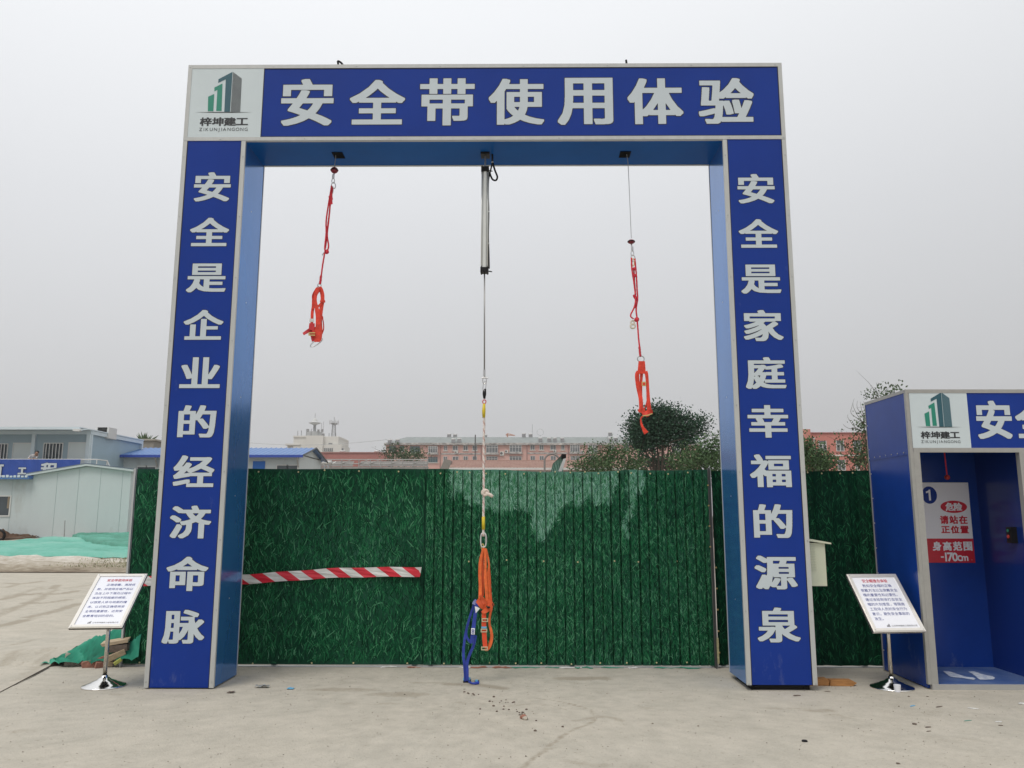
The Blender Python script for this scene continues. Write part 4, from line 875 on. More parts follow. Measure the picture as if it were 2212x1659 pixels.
def debris():
    t = thing('broken_plank', 'short orange-brown timber plank with a split in it behind the right post', 'plank', (3.2, .25, 0))
    mb = MB(); mb.prism([(2.99, .002), (3.16, .003), (3.165, .045), (3.15, .062), (2.99, .058)], .21, .30); mb.prism([(3.168, .003), (3.37, .001), (3.41, .028), (3.37, .05), (3.175, .052)], .20, .29); mk('timber', mb, WOOD, t)
    # rubble heap at the hoarding's left end
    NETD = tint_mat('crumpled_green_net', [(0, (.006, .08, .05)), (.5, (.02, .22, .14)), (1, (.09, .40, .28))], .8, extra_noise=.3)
    mb = MB(); P = []; C_ = []
    for i in range(60):
        u = i / 59; row = []; cc = []
        for k in range(46):
            v = k / 45; x = -4.52 + 1.0 * u; y = 1.0 + 1.3 * v; e = .56 * max(0, u) ** 1.05 * math.sin(math.pi * min(1, .22 + .8 * v)) ** .8
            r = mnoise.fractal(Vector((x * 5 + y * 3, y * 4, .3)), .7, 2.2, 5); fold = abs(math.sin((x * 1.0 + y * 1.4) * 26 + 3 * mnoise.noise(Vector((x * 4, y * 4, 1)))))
            row.append((x + .03 * r, y + .05 * r, .01 + e * (1 + .35 * r) * min(1, v * 9 + .15) + .034 * fold)); cc.append(float(np.clip(.45 + .35 * r + .25 * (fold - .5), 0, 1)))  # fold shading put into the tint: creases darker, crests lighter
        P.append(row); C_.append(cc)
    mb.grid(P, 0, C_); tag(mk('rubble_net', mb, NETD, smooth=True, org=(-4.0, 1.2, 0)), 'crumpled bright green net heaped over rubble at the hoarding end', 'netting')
    def slabthing(name, label, cat, c, size, rot, m, grp='rubble pieces by the hoarding end'):
        M_ = Matrix.Translation(c) @ Matrix.Rotation(rot[2], 4, 'Z') @ Matrix.Rotation(rot[1], 4, 'Y') @ Matrix.Rotation(rot[0], 4, 'X')
        sx_, sy_, sz_ = [q / 2 for q in size]; mb = MB(); j = lambda: random.uniform(-.08, .08)
        P = [(a * sx_ * (1 + j()), b * sy_ * (1 + j()), cc * sz_ * (1 + j())) for cc in (-1, 1) for a, b in ((-1, -1), (1, -1), (1, 1), (-1, 1))]
        b0 = len(mb.v); mb.v += [tuple(M_ @ Vector(p)) for p in P]; mb.c += [.5] * 8
        for f in ((0, 3, 2, 1), (4, 5, 6, 7), (0, 1, 5, 4), (1, 2, 6, 5), (2, 3, 7, 6), (3, 0, 4, 7)): mb.f.append(f); mb.m.append(0)
        tag(mk(name, mb, m, org=c), label, cat, grp)
    def g(u, v, dz=0, z=0): p = gnd(u, v, z); return Vector((p.x, p.y, p.z + dz))
    slabthing('concrete_chunk', 'pale squarish concrete lump beside the dark slab edge', 'rubble', g(163, 1436, .06), (.17, .12, .13), (0, .05, .2), CONC2)
    slabthing('brick', 'red brick lying tilted in front of the green net', 'brick', g(206, 1440, .045), (.22, .12, .09), (.15, -.28, .2), BRICK)
    slabthing('brick', 'half brick end beside the sign pole', 'brick', g(215, 1442, .03), (.09, .07, .06), (.2, .1, .8), BRICK)
    slabthing('plywood_offcut', 'pale plywood offcut resting near the foot of the rubble', 'board', g(228, 1440, .04), (.14, .10, .05), (.1, .1, .3), WOODP)
    slabthing('plywood_offcut', 'long flat board sticking out above the brick in the rubble', 'board', Vector((-3.76, 1.03, .25)), (.26, .10, .03), (.2, -.16, .1), WOODP)
    slabthing('plywood_offcut', 'slanted board leaning against the hoarding end', 'board', Vector((-3.74, 1.0, .12)), (.20, .04, .055), (.35, -.45, .1), WOODP)
    slabthing('timber_offcut', 'dark timber beam end under the long board', 'board', Vector((-3.74, 1.03, .19)), (.22, .10, .06), (.1, -.1, .05), STONE)
    slabthing('tape_scrap', 'yellow green scrap among the rubble at the hoarding foot', 'scrap', Vector((-3.71, .99, .06)), (.08, .025, .03), (.4, -.6, .1), mat('yellow_green_scrap', (.45, .48, .12), .6))
    # scraps along the foot of the hoarding
    k = 0
    for x, kind in ((-3.3, 'b'), (-.95, 'w'), (-.72, 'b'), (-.35, 'w'), (-.12, 'b'), (.1, 'b'), (.3, 'n'), (.55, 'n'), (.8, 'w'), (.95, 'n'), (1.2, 'n'), (1.5, 'w'), (1.75, 'n'), (2.0, 'n'), (2.6, 'w'), (3.0, 'n')):
        mb = MB(); L_ = random.uniform(.06, .3); x += random.uniform(-.1, .1)
        P = [(x + L_ * i / 6, FY - .03 + random.uniform(-.02, .012), .005 + random.uniform(0, .008)) for i in range(7)]; mb.tube(P, [.003] + [random.uniform(.003, .011) for _ in range(5)] + [.003], 6)
        nm, la, m_ = {'b': ('brick_fragment', 'crumbled red brick fragment at the foot of the hoarding', BRICK), 'w': ('mortar_scrap', 'white mortar scrap at the foot of the hoarding', WHV), 'n': ('net_scrap', 'twisted green net scrap at the foot of the hoarding', mat('net_scrap_green', (.03, .24, .15), .8))}[kind]
        tag(mk(nm, mb, m_, org=(x, FY - .03, 0)), la, 'scrap', {'b': 'brick fragments along the hoarding', 'w': 'mortar scraps along the hoarding', 'n': 'net scraps along the hoarding'}[kind])
    kk = .21929
    def peb(u, v, r, m, nm, la, cat, grp, flat=.6, ln=1.0):
        p = gnd(u, v); r = r * (.55 if nm == 'pebble' else .62); mb = MB(); lump(mb, (p.x, p.y, r * flat * .7), r * ln, r, r * flat, 0, random.uniform(.05, .25)); o = mk(nm, mb, m, org=(p.x, p.y, 0)); o.rotation_euler.z = random.uniform(-.6, .6); tag(o, la, cat, grp)
    Z_ = [(185, 472), (195, 478), (235, 480), (245, 490), (290, 484), (150, 460), (440, 508), (400, 553), (428, 556), (515, 548), (498, 565), (558, 562), (560, 538), (625, 565), (540, 600), (535, 630), (438, 598), (663, 633), (762, 633), (670, 652), (692, 664), (718, 680), (745, 675), (724, 664), (695, 686), (735, 690), (857, 742), (588, 634), (306, 628), (300, 676), (848, 843), (1118, 803), (640, 560), (470, 652), (580, 560)]
    for a, b in Z_: peb(970.2 + a * kk, 1394.6 + b * kk, random.uniform(.009, .021), STONE, 'pebble', 'small dark brown crumb scattered on the concrete in front of the gantry', 'pebble', 'dark crumbs on the concrete')
    for a, b, r in ((735, 722, .045), (722, 710, .03), (752, 730, .035)): peb(970.2 + a * kk, 1394.6 + b * kk, r, BRICK if r > .04 else CONC2, 'clod', 'brownish broken clod in the little heap in the middle foreground', 'clod', 'clods of the little heap', .7)
    k2 = .25985; ox, oy = 1637.1, 1394.6
    for a, b, r, m_, la, ln in ((388, 798, .034, BLACK, 'square black rubber chip on the concrete at lower right', 1.0), (1302, 655, .028, STONE, 'dark round stone near the right sign stand', 1), (322, 418, .022, STONE, 'short dark stick left of the right sign stand', 2.6), (1505, 510, .016, STONE, 'long dark splinter in front of the booth', 4), (1415, 680, .018, STONE, 'bent dark splinter in the right foreground', 2.4), (1420, 713, .012, STONE, 'thin dark splinter below the bent one', 3), (1285, 503, .016, LTBL, 'pale blue plastic scrap in front of the right sign stand', 3.5), (1745, 625, .013, mat('green_scrap', (.1, .25, .2), .7), 'thin grey-green strip in front of the booth', 5), (1790, 525, .02, WHV, 'flat white paper shred in front of the booth', 3.4), (2195, 487, .035, WHV, 'crumpled white paper ball in front of the booth', 1.3), (2000, 635, .018, WHV, 'small white chip at lower right', 2.6), (2018, 665, .014, STONE, 'small dark chip at lower right', 2), (578, 383, .014, STONE, 'flat grey chip beside the right post', 3), (1410, 425, .014, STONE, 'small brown chip by the booth corner', 1.3), (1255, 425, .014, STONE, 'small brown chip by the stand base', 1.2), (1165, 983, .02, STONE, 'small stone at the lower right edge', 1)):
        peb(ox + a * k2, oy + b * k2, r, m_, 'litter_scrap', la, 'litter', 'litter on the concrete', .35, ln)
    p = gnd(1939, 1495); mb = MB(); mb.lathe([(.0001, .0), (.024, .0), (.030, .06), (.027, .06), (.022, .006), (.0001, .006)], (p.x, p.y, .002), 14); tag(mk('paper_cup', mb, PAPER, org=(p.x, p.y, 0)), 'small white cup standing at the foot of the right sign stand', 'cup')
    for u, v, la in ((566, 1486, 'crumpled grey foil scrap beside the left post'), (498, 1497, 'thin dark twig beside the left post'), (627, 1489, 'small pale blue shred right of the left post')):
        p = gnd(u, v); mb = MB(); d_ = .06 if 'foil' in la else .03
        P = [[(p.x - d_ + 2 * d_ * i / 5, p.y - .02 + .03 * j, .004 + random.uniform(0, .025 if 'foil' in la else .008)) for j in range(3)] for i in range(6)]; mb.grid(P)
        tag(mk('litter_scrap', mb, GALV if 'foil' in la else STONE if 'twig' in la else LTBL, org=(p.x, p.y, 0)), la, 'litter', 'litter on the concrete')
debris()
def grit():
    mb = MB()
    for i in range(2600):
        x = random.uniform(-7, 6); y = random.triangular(-4.2, 1.0, .6) if i % 2 else random.uniform(-4.5, 1.0)
        if -2.98 < x < -2.36 and 0 < y < .6 or 2.36 < x < 2.98 and 0 < y < .6 or x > 4 and y > .05: continue
        r = random.uniform(.0015, .0055) * (1.6 if random.random() < .06 else 1); a = random.uniform(0, 3); P = [(x + r * math.cos(a + k * 1.5708) * random.uniform(.6, 1.3), y + r * math.sin(a + k * 1.5708) * random.uniform(.6, 1.3), .0015) for k in range(4)]; tp = (x, y, .0015 + r * .8); tn = random.random()
        for k in range(4): mb.face([P[k], P[(k + 1) % 4], tp], 0, tn)
    tag(mk('grit', mb, tint_mat('grit_colours', [(0, (.07, .055, .04)), (.6, (.22, .19, .15)), (.85, (.34, .31, .26)), (1, (.6, .58, .53))], .95)), kind='stuff')
grit()
# ------------------------------------------------------------------ sign stands
def sign_stand(label, base, cen, yaw, tilt, w_, h_, lines, title, flip):
    t = thing('sign_stand', label, 'sign', (base[0], base[1], 0), 'tilted notice stands')
    mb = MB(); pr = [(.0001, .0), (.185, .0), (.187, .008), (.180, .014), (.150, .021), (.146, .026), (.105, .040), (.100, .046), (.06, .060), (.045, .075), (.030, .082), (.022, .10)]
    mb.lathe(pr, (base[0], base[1], 0), 40); mk('base', mb, CHROME, t, smooth=True)
    ax = Vector((math.cos(yaw), math.sin(yaw), 0)); bk = Vector((-math.sin(yaw), math.cos(yaw), 0)); up = Vector((0, 0, 1)) * math.cos(tilt) + bk * math.sin(tilt); nrm = ax.cross(up)   # towards the reader
    c = Vector(cen)
    f = lambda a, b, d=0: c + ax * a + up * b + nrm * d
    # the pole meets the back of the board
    tz = None; pb = Vector((base[0], base[1], 0)); zt = c.z + ((pb - c).dot(bk)) / math.tan(tilt) * 1.0 if False else c.z - .0
    dy = (Vector((base[0], base[1], c.z)) - c).dot(bk); zt = c.z + dy * math.cos(tilt) / max(.2, math.sin(tilt)) - .03
    mb = MB(); mb.tube([(base[0], base[1], .07), (base[0], base[1], zt)], .0185, 16); mk('pole', mb, mat('brushed_pole', (.62, .58, .52), .18, .95), t, smooth=True)
    def slab(a0, a1, b0, b1, d0, d1, mb, m=0):
        P = [f(a, b, d) for d in (d0, d1) for a, b in ((a0, b0), (a1, b0), (a1, b1), (a0, b1))]; k = len(mb.v); mb.v += [tuple(p) for p in P]; mb.c += [.5] * 8
        for q in ((0, 3, 2, 1), (4, 5, 6, 7), (0, 1, 5, 4), (1, 2, 6, 5), (2, 3, 7, 6), (3, 0, 4, 7)): mb.f.append(tuple(k + i for i in q)); mb.m.append(m)
    W, H = w_ / 2, h_ / 2; e = .034
    mb = MB(); slab(-W, W, -H, H, -.018, -.004, mb); bd = mk('backboard', mb, BLACK, t)
    mb = MB()
    for a0, a1, b0, b1 in ((-W, W, -H, -H + e), (-W, W, H - e, H), (-W, -W + e, -H + e, H - e), (W - e, W, -H + e, H - e)):
        slab(a0, a1, b0, b1, -.020, .004, mb)
        s_ = .008; slab(a0 + s_ * (a0 <= -W + .001), a1 - s_ * (a1 >= W - .001), b0 + s_ * (b0 <= -H + .001), b1 - s_ * (b1 >= H - .001), .004, .010, mb)
    fr = mk('frame', mb, SILVER, t)
    mb = MB()
    for sa in (-1, 1):
        for sb in (-1, 1): q = f(sa * (W - .02), sb * (H - .02), .011); lump(mb, q, .004, .004, .004)
    mk('corner_screw', mb, STEEL, fr)
    mb = MB(); slab(-W + e, W - e, -H + e, H - e, -.004, .001, mb); pp = mk('paper', mb, PAPER, t)
    pw, ph = w_ - 2 * e, h_ - 2 * e; g = lambda x, z: f(x, z, .0022)
    em = pw / 11.6; top = ph / 2
    mb = MB(); T = top - ph * .105
    for ox in (0, .0012): text_line(mb, title, ox + .0, T, em * 1.12, (lambda x, z: f(x, z, .0022 + ox * .2)), 0, 'C', em * len(title) * .98)
    mk('title', mb, REDINK, pp)
    y = T - ph * .095
    for ln in lines:
        mb = MB(); ind = (len(ln) - len(ln.lstrip('　'))); s_ = ln.lstrip('　'); V, _ = text_tris(s_)
        for ox in (0,): text_line(mb, s_, -pw / 2 + em * (.9 + 1.0 * ind) + ox, y, em * .98, (lambda x, z: f(x, z, .0022 + ox * .2)), 0)
        mk('text_line', mb, BLUEINK, pp); y -= ph * .0915
    mb = MB(); text_line(mb, '山东梓坤建筑工程有限公司', pw / 2 - .02, -ph / 2 + ph * .035, em * .56, g, 0, 'R')
    x0 = pw / 2 - .02 - em * .56 * 12.4
    for i, (hh) in enumerate((.5, .75, 1.0)): 
        s_ = em * .9; mb.face([g(x0 - s_ + s_ * .33 * i, -ph / 2 + ph * .03), g(x0 - s_ + s_ * .33 * i + s_ * .24, -ph / 2 + ph * .03), g(x0 - s_ + s_ * .33 * i + s_ * .24, -ph / 2 + ph * .03 + s_ * hh), g(x0 - s_ + s_ * .33 * i, -ph / 2 + ph * .03 + s_ * hh * .85)])
    mk('footer_line', mb, GREYINK, pp)
sign_stand('silver notice stand left of the gantry, its board turned slightly towards the middle', (-3.388, .10), (-3.379, .061, .759), .102, .91, .45, .685,
    ['　　正确穿戴，高挂低', '用，并使用合格产品以', '及在上升下落的过程中', '体验不同程度的感受，', '以感受人体与地面的撞', '击，认识到正确使用安', '全带的重要性，达到安', '全教育培训的目的。'], '安全带使用体验', False)
sign_stand('silver notice stand in front of the booth, a white cup at its foot', (3.696, .139), (3.679, .118, .748), .118, .717, .489, .618,
    ['　熟知安全帽的正确', '佩戴方法以及佩戴安全', '帽的重要性和必要性。', '通过体验物体打击安全', '帽的片刻感受，增强施', '工现场人员的安全行为', '意识，避免安全事故的', '发生。'], '安全帽撞击体验', True)

# ------------------------------------------------------------------ booth at the right
def booth():
    ALU = mat('grey_tan_trim', (.35, .345, .325), .42, .2, var=.08, vscale=14)
    X0, X1, Y0, Y1, H, HZ = 3.99, 7.85, .066, .95, 2.695, 2.118
    g = thing('safety_booth', 'open-fronted blue booth with white title lettering and painted footprints on its floor', 'booth', (X0, Y0, 0))
    t = .045
    def bx(name, lo, hi, m, par=g): mb = MB(); mb.box(lo, hi); return mk(name, mb, m, par)
    sd = bx('side_panel', (X0 + .004, Y0 + .03, .01), (X0 + .03, Y1, HZ + .0), BLUEB)
    up = bx('upper_side_sheet', (X0 - .001, Y0 + .03, HZ - .03), (X0 + .028, Y1, H - .03), BLUEB)
    mb = MB()
    for k in range(7): y = Y0 + .10 + k * .125; screw(mb, 0, 0, 0, .007); n = 32; 
    for k in range(7):
        y = Y0 + .12 + k * .125; lump(mb, (X0 - .003, y, HZ + .01), .004, .007, .007)
    mb2 = MB()
    for k in range(7): lump(mb2, (X0 - .003, Y0 + .12 + k * .125, HZ - .005), .004, .007, .007)
    for z in np.arange(.2, 2.6, .25): lump(mb2, (X0 + .001, Y1 - .02, z), .004, .007, .007)
    mk('rivet_row', mb2, STEEL, up)
    bx('back_panel', (X0 + .03, Y1 - .045, .045), (X1, Y1, H - .03), BLUEB)
    bx('roof', (X0 - .004, Y0 + .03, H - .03), (X1, Y1 + .004, H), BLUEB)
    mb = MB(); mb.box((X0 - .006, Y0 + .02, H - .026), (X0 - .001, Y1 + .006, H + .004)); mb.box((X0 - .006, Y1 - .002, .01), (X0 + .02, Y1 + .006, H - .026)); mk('side_trim', mb, ALU, g)
    hd = bx('header', (X0 + .03, Y0, HZ + .02), (X1, Y0 + .03, H - .002), BLUE)
    # aluminium front frame
    mb = MB(); mb.box((X0 - .004, Y0 - .006, H - .03), (X1, Y0 + .029, H + .004)); mb.box((X0 + .03, Y0 - .006, HZ - .012), (X1, Y0 + .0, HZ + .03)); mk('header_trim', mb, ALU, hd)
    def post(xa, xb, nm='post'): mb = MB(); mb.box((xa, Y0 - .008, .045 if xa > X0 + .5 else .0), (xb, Y0 + .05, HZ - .012)); return mk(nm, mb, ALU, g)
    post(X0 + .026, X0 + .085)
    mb = MB(); mb.box((X0 - .004, Y0 - .0065, .045), (X0 + .0255, Y0 + .029, H - .031)); mk('corner_trim', mb, ALU, g)
    post(4.995, 5.045); post(6.35, 6.40); post(X1 - .06, X1)
    # logo and title
    mb = MB(); mb.box((X0 + .03, Y0 - .003, HZ + .03), (4.560, Y0, H - .03)); lp = mk('logo_panel', mb, LOGOBG, hd)
    logo(lp, X0 + .012, HZ + .022, .75, Y0 - .003, True)
    for i, ch in enumerate('安全帽撞击体验'): character(hd, ch, 4.795 + i * .372, 2.411, .325, .345, Y0 - .0002, 8, 5, 2)
    # floor
    fl = bx('floor', (X0 + .03, Y0 + .002, .02), (X1, Y1 - .045, .045), mat('blue_floor', (.03, .075, .24), .5, c2=(.12, .18, .33), vscale=3, c2amt=.5))
    mb = MB(); mb.box((X0 + .03, Y0 - .012, .0), (X1, Y0 + .002, .047)); mk('floor_edge', mb, mat('grey_floor_edge', (.36, .355, .34), .5, var=.1, vscale=5), fl)
    k = .4286 / 1.6492; cc = lambda a, b: tuple(gnd(1637.1 + a * k, 1394.6 + b * k, .0475))
    for P in ([(1540, 212), (1580, 210), (1620, 222), (1690, 246), (1730, 258), (1790, 264), (1812, 276), (1795, 283), (1750, 278), (1700, 268), (1640, 264), (1600, 258), (1575, 240)], [(1748, 216), (1800, 214), (1850, 232), (1900, 246), (1950, 254), (1972, 268), (1960, 280), (1905, 282), (1850, 283), (1828, 272), (1812, 255), (1780, 232)]):
        mb = MB(); mb.face([cc(*p) for p in P]); mk('footprint', mb, mat('worn_white_paint', (.62, .66, .70), .7, c2=(.25, .32, .5), vscale=22, c2amt=.5), fl)
    # partition between the bays
    mb = MB(); mb.box((5.055, Y0 + .05, .045), (5.085, Y1 - .045, H - .031)); pt = mk('partition', mb, mat('glossy_blue_partition', (.006, .030, .19), .2, spec=.4), g)
    bx('partition', (6.36, Y0 + .05, .045), (6.39, Y1 - .045, H - .031), bpy.data.materials['glossy_blue_partition'])
    bx('side_panel', (X1 - .03, Y0 + .03, .045), (X1, Y1 - .045, H - .031), BLUEB)
    # push-button box on the partition
    p = at(2196, 1167, .30); y = .36
    mb = MB(); mb.box((5.0, y - .05, 1.27), (5.055, y + .03, 1.42)); cbx = mk('button_box', mb, BLACK, pt)
    mb = MB(); mb.tube([(4.995, y, 1.385), (5.002, y, 1.385)], .014, 12); mk('green_button', mb, mat('green_button', (.02, .25, .16), .4), cbx)
    mb = MB(); mb.tube([(4.993, y, 1.33), (5.002, y, 1.33)], .016, 12); mk('red_button', mb, mat('red_button', (.6, .05, .03), .4), cbx)
    # notice on the back panel
    yb = Y1 - .047; xr, zt, zm, zb = 4.963, 1.862, 1.296, 1.056; xl = 4.10
    mb = MB(); mb.box((xl, yb - .004, zb), (xr, yb, zt)); sb = mk('notice_board', mb, WHITEN, g)
    yy = yb - .0055
    mb = MB(); mb.face([(xl, yy, zb), (xr, yy, zb), (xr, yy, zm), (xl, yy, zm)]); mk('red_band', mb, REDV, sb)
    def disc(n, cx, cz, rx, rz, m, dy=0): mb = MB(); mb.face([(cx + rx * math.cos(2 * math.pi * i / 40), yy - dy, cz + rz * math.sin(2 * math.pi * i / 40)) for i in range(40)]); return mk(n, mb, m, sb)
    disc('number_disc', 4.556, 1.734, .078, .088, BLUE); disc('number_disc', 4.395, 1.615, .082, .088, BLUE); disc('danger_oval', 4.795, 1.615, .135, .062, REDV)
    mb = MB(); mb.face([(4.28, yy, 1.345), (4.475, yy, 1.345), (4.475, yy, 1.425), (4.28, yy, 1.425)]); mk('blue_bar', mb, BLUE, sb)
    def chars(s, cx, cz, px, sx, sz, m, nm='notice_text', dy=.0012):
        mb = MB()
        for i, ch in enumerate(s): add_char(mb, ch, cx + (i - (len(s) - 1) / 2) * px, cz, sx, sz, yy - dy, 4, 3, 0, 90)
        mk(nm, mb, m, sb)
    mb = MB(); mb.face([(4.553 + a, yy - .0012, 1.734 + b) for a, b in ((-.004, -.055), (.016, -.055), (.016, .056), (.002, .056), (-.008, .044), (-.030, .036), (-.030, .018), (-.004, .026))]); mk('notice_text', mb, WHITEN, sb); chars('危险', 4.795, 1.615, .085, .078, .078, WHITEN)
    chars('请站在', 4.782, 1.484, .096, .080, .078, REDV); chars('正位置', 4.787, 1.386, .096, .080, .072, REDV); chars('身高范围', 4.745, 1.220, .104, .085, .085, WHITEN, dy=.0025)
    mb = MB(); cx = 4.618
    for ch, wd, sx, dz in (('-', .034, .028, 0), ('1', .038, .082, 0), ('7', .047, .082, 0), ('0', .049, .082, 0), ('c', .044, .056, -.012), ('m', .062, .062, -.014)):
        add_char(mb, ch, cx + wd / 2, 1.113 + dz, sx, sx, yy - .0025, 3, 3, 0, 90); cx += wd
    mk('notice_text', mb, WHITEN, sb)
    mb = MB(); lump(mb, (4.94, yy - .003, 1.84), .004, .004, .004); lump(mb, (4.93, yy - .003, 1.085), .004, .004, .004); mk('notice_screw', mb, STEEL, sb)
    # hanging strike ball
    q = Vector((4.755, .55, 1.905)); q = at(2046, 1031, .55)
    b = thing('strike_ball', 'small dark red ball on a cord inside the booth', 'ball', q)
    mb = MB(); lump(mb, q, .026, .026, .026); mk('ball', mb, mat('dull_red_rubber', (.35, .02, .015), .6), b, smooth=True)
    mb = MB(); mb.tube([(q.x, q.y, q.z + .02), (q.x - .02, q.y, H - .03)], .006, 6); mk('cord', mb, REDROPE, b)
WHITEN = mat('white_notice_film', (.86, .85, .88), .3, var=.02)
booth()

# ------------------------------------------------------------------ site huts at the left
def z1(a, b): return (a * 560 / 2212 / 1.6492, (1500 + b * 560 / 2212) / 1.6492)
def Z1(a, b, y): return at(*z1(a, b), y)
def gable_hut():
    y = 25.0; g = thing('site_shed', 'pale windowed sandwich-panel shed with a low gable facing the yard', 'shed', (Z1(1240, 1600, y).x, y, .6))
    apx = Z1(1240, 640, y); le = Z1(400, 775, y); re = Z1(1900, 712, y); lc = Z1(468, 800, y).x; rc = Z1(1850, 700, y).x; zb = Z1(1000, 1645, y).z
    yb = y + 7
    mb = MB(); sl = (apx.z - le.z) / (apx.x - le.x); sr = (apx.z - re.z) / (re.x - apx.x)
    pf = [(lc, zb), (rc, zb), (rc, apx.z - sr * (rc - apx.x)), (apx.x, apx.z), (lc, apx.z - sl * (apx.x - lc))]
    mb.prism(pf, y, yb); wl = mk('gable_wall', mb, PREFAB, g)
    mb = MB()
    for a in (790, 1095, 1400, 1710): x = Z1(a, 1000, y).x; zt = apx.z - (sl * (apx.x - x) if x < apx.x else sr * (x - apx.x)); mb.box((x - .006, y - .006, zb), (x + .006, y, zt - .03))
    mb.box((lc, y - .03, zb - .05), (rc, y, zb + .04)); mk('panel_joint', mb, mat('panel_joint_grey', (.33, .40, .40), .6), wl)
    # lean: the wing to the left, eave towards the yard
    xl = Z1(-900, 800, y).x; ze = Z1(200, 815, y).z; yw = y + .06
    mb = MB(); mb.box((xl, yw, zb - .05), (lc - .002, yb, ze)); wg = mk('wing_wall', mb, PREFAB, g)
    mb = MB()
    for a in (-150, 155): x = Z1(a, 1000, y).x; mb.box((x - .006, yw - .006, zb), (x + .006, yw, ze - .02))
    mk('panel_joint', mb, bpy.data.materials['panel_joint_grey'], wg)
    mb = MB(); xr = Z1(465, 800, y).x; mb.prism([(0, 0)] * 3, 0, 0) if False else None
    P = [(xl, yw - .35, ze - .02), (xr, yw - .35, ze - .02), (xr, y + 3, ze + .06), (xl, y + 3, ze + .06)]
    mb.face(P); mb.face([(a, b, c + .10) for a, b, c in P]); mb.face([P[0], P[1], (P[1][0], P[1][1], P[1][2] + .10), (P[0][0], P[0][1], P[0][2] + .10)]); mb.face([P[1], P[2], (P[2][0], P[2][1], P[2][2] + .1), (P[1][0], P[1][1], P[1][2] + .1)])
    mk('wing_roof', mb, BLROOF, g)
    mb = MB()
    for i in range(26): x = xl + (xr - xl) * i / 26; mb.box((x, yw - .37, ze + .05), (x + .10, yw - .34, ze + .12 + .015 * (i % 3)))
    mk('eave_flashing', mb, PREFW, g)
    # gable roof with fascia
    mb = MB(); o = .16
    for e_, s_ in ((le, -1), (re, 1)):
        A = (apx.x, apx.z + .02); B = (e_.x, e_.z); d = .085
        mb.prism([A, B, (B[0], B[1] + d), (A[0], A[1] + d)] if s_ > 0 else [B, A, (A[0], A[1] + d), (B[0], B[1] + d)], y - o, yb + .2, 0)
    rf = mk('roof', mb, PREFAB, g)
    mb = MB()
    for e_, s_ in ((le, -1), (re, 1)):
        A = (apx.x, apx.z + .107); B = (e_.x, e_.z + .087); mb.prism([A, B, (B[0], B[1] + .03), (A[0], A[1] + .03)] if s_ > 0 else [B, A, (A[0], A[1] + .03), (B[0], B[1] + .03)], y - o - .01, yb + .21, 0)
    mk('roof_sheet', mb, mat('grey_blue_roof_sheet', (.12, .15, .22), .5), rf)
    # window in the wing
    a = Z1(-60, 1045, yw); b = Z1(138, 1345, yw)
    mb = MB(); f = .05
    for lo, hi in (((a.x, b.z), (b.x, b.z + f)), ((a.x, a.z - f), (b.x, a.z)), ((a.x, b.z + f), (a.x + f, a.z - f)), ((b.x - f, b.z + f), (b.x, a.z - f))): mb.box((lo[0], yw - .03, lo[1]), (hi[0], yw, hi[1]))
    wn = mk('window', mb, FRAMEW, wg)
    mb = MB(); mb.box((a.x + f, yw - .008, b.z + f), (b.x - f, yw - .002, a.z - f)); mk('pane', mb, GLASS, wn)
    mb = MB(); mb.box((b.x - f - .10, yw - .014, b.z + f + .28), (b.x - f - .02, yw - .009, a.z - f)); mk('curtain', mb, mat('tan_curtain', (.25, .2, .14), .9), wn)
    # stake in front of the wall, dark rubbish along the wall foot
    s0 = Z1(912, 1400, y - .3); s1 = Z1(903, 1665, y - .3); mb = MB(); mb.tube([s1, s0], .022, 8); tag(mk('stake', mb, GALV, org=s1), 'thin grey stake standing upright in front of the pale shed', 'stake')
    mb = MB(); rows = []; C_ = []
    for i in range(60):
        x = Z1(-120 + 590 * i / 59, 1600, y - .5).x; row = []; cc = []; hh = .24 * (1 - i / 62) + .05
        for k in range(8): v = k / 7; r = mnoise.fractal(Vector((x * 3, v * 3, 2)), .7, 2, 4); row.append((x, y - .9 + .85 * v, float(hgt(x, y - .9 + .85 * v)) - .02 + hh * math.sin(math.pi * min(1, v * .75)) * (1 + .6 * r))); cc.append(.4 + .3 * r)
        rows.append(row); C_.append(cc)
    mb.grid(rows, 0, C_); tag(mk('soil_heap', mb, tint_mat('brown_soil', [(0, (.03, .018, .012)), (.5, (.11, .065, .042)), (1, (.24, .17, .12))], .95, extra_noise=.7), org=(-19, y - .5, .5)), 'low dark brown soil and rubbish heap along the foot of the pale shed', 'soil heap')
    q = Z1(300, 1632, y - 1); mb = MB(); mb.tube([Z1(-60, 1655, y - 1.0), Z1(150, 1652, y - 1.0), Z1(340, 1638, y - 1.0), Z1(455, 1622, y - 1.0), Z1(462, 1605, y - 1.0)], [.03, .03, .025, .02, .03], 6); tag(mk('branch', mb, STONE, org=q), 'long dark branch lying on the soil by the shed', 'branch')
    mb = MB(); ring(mb, Z1(-10, 1610, y - 1.2), .20, .20, .05); tag(mk('tyre', mb, BLACK, org=Z1(-10, 1650, y - 1.2)), 'dark round tyre lying against the pale shed', 'tyre')
gable_hut()
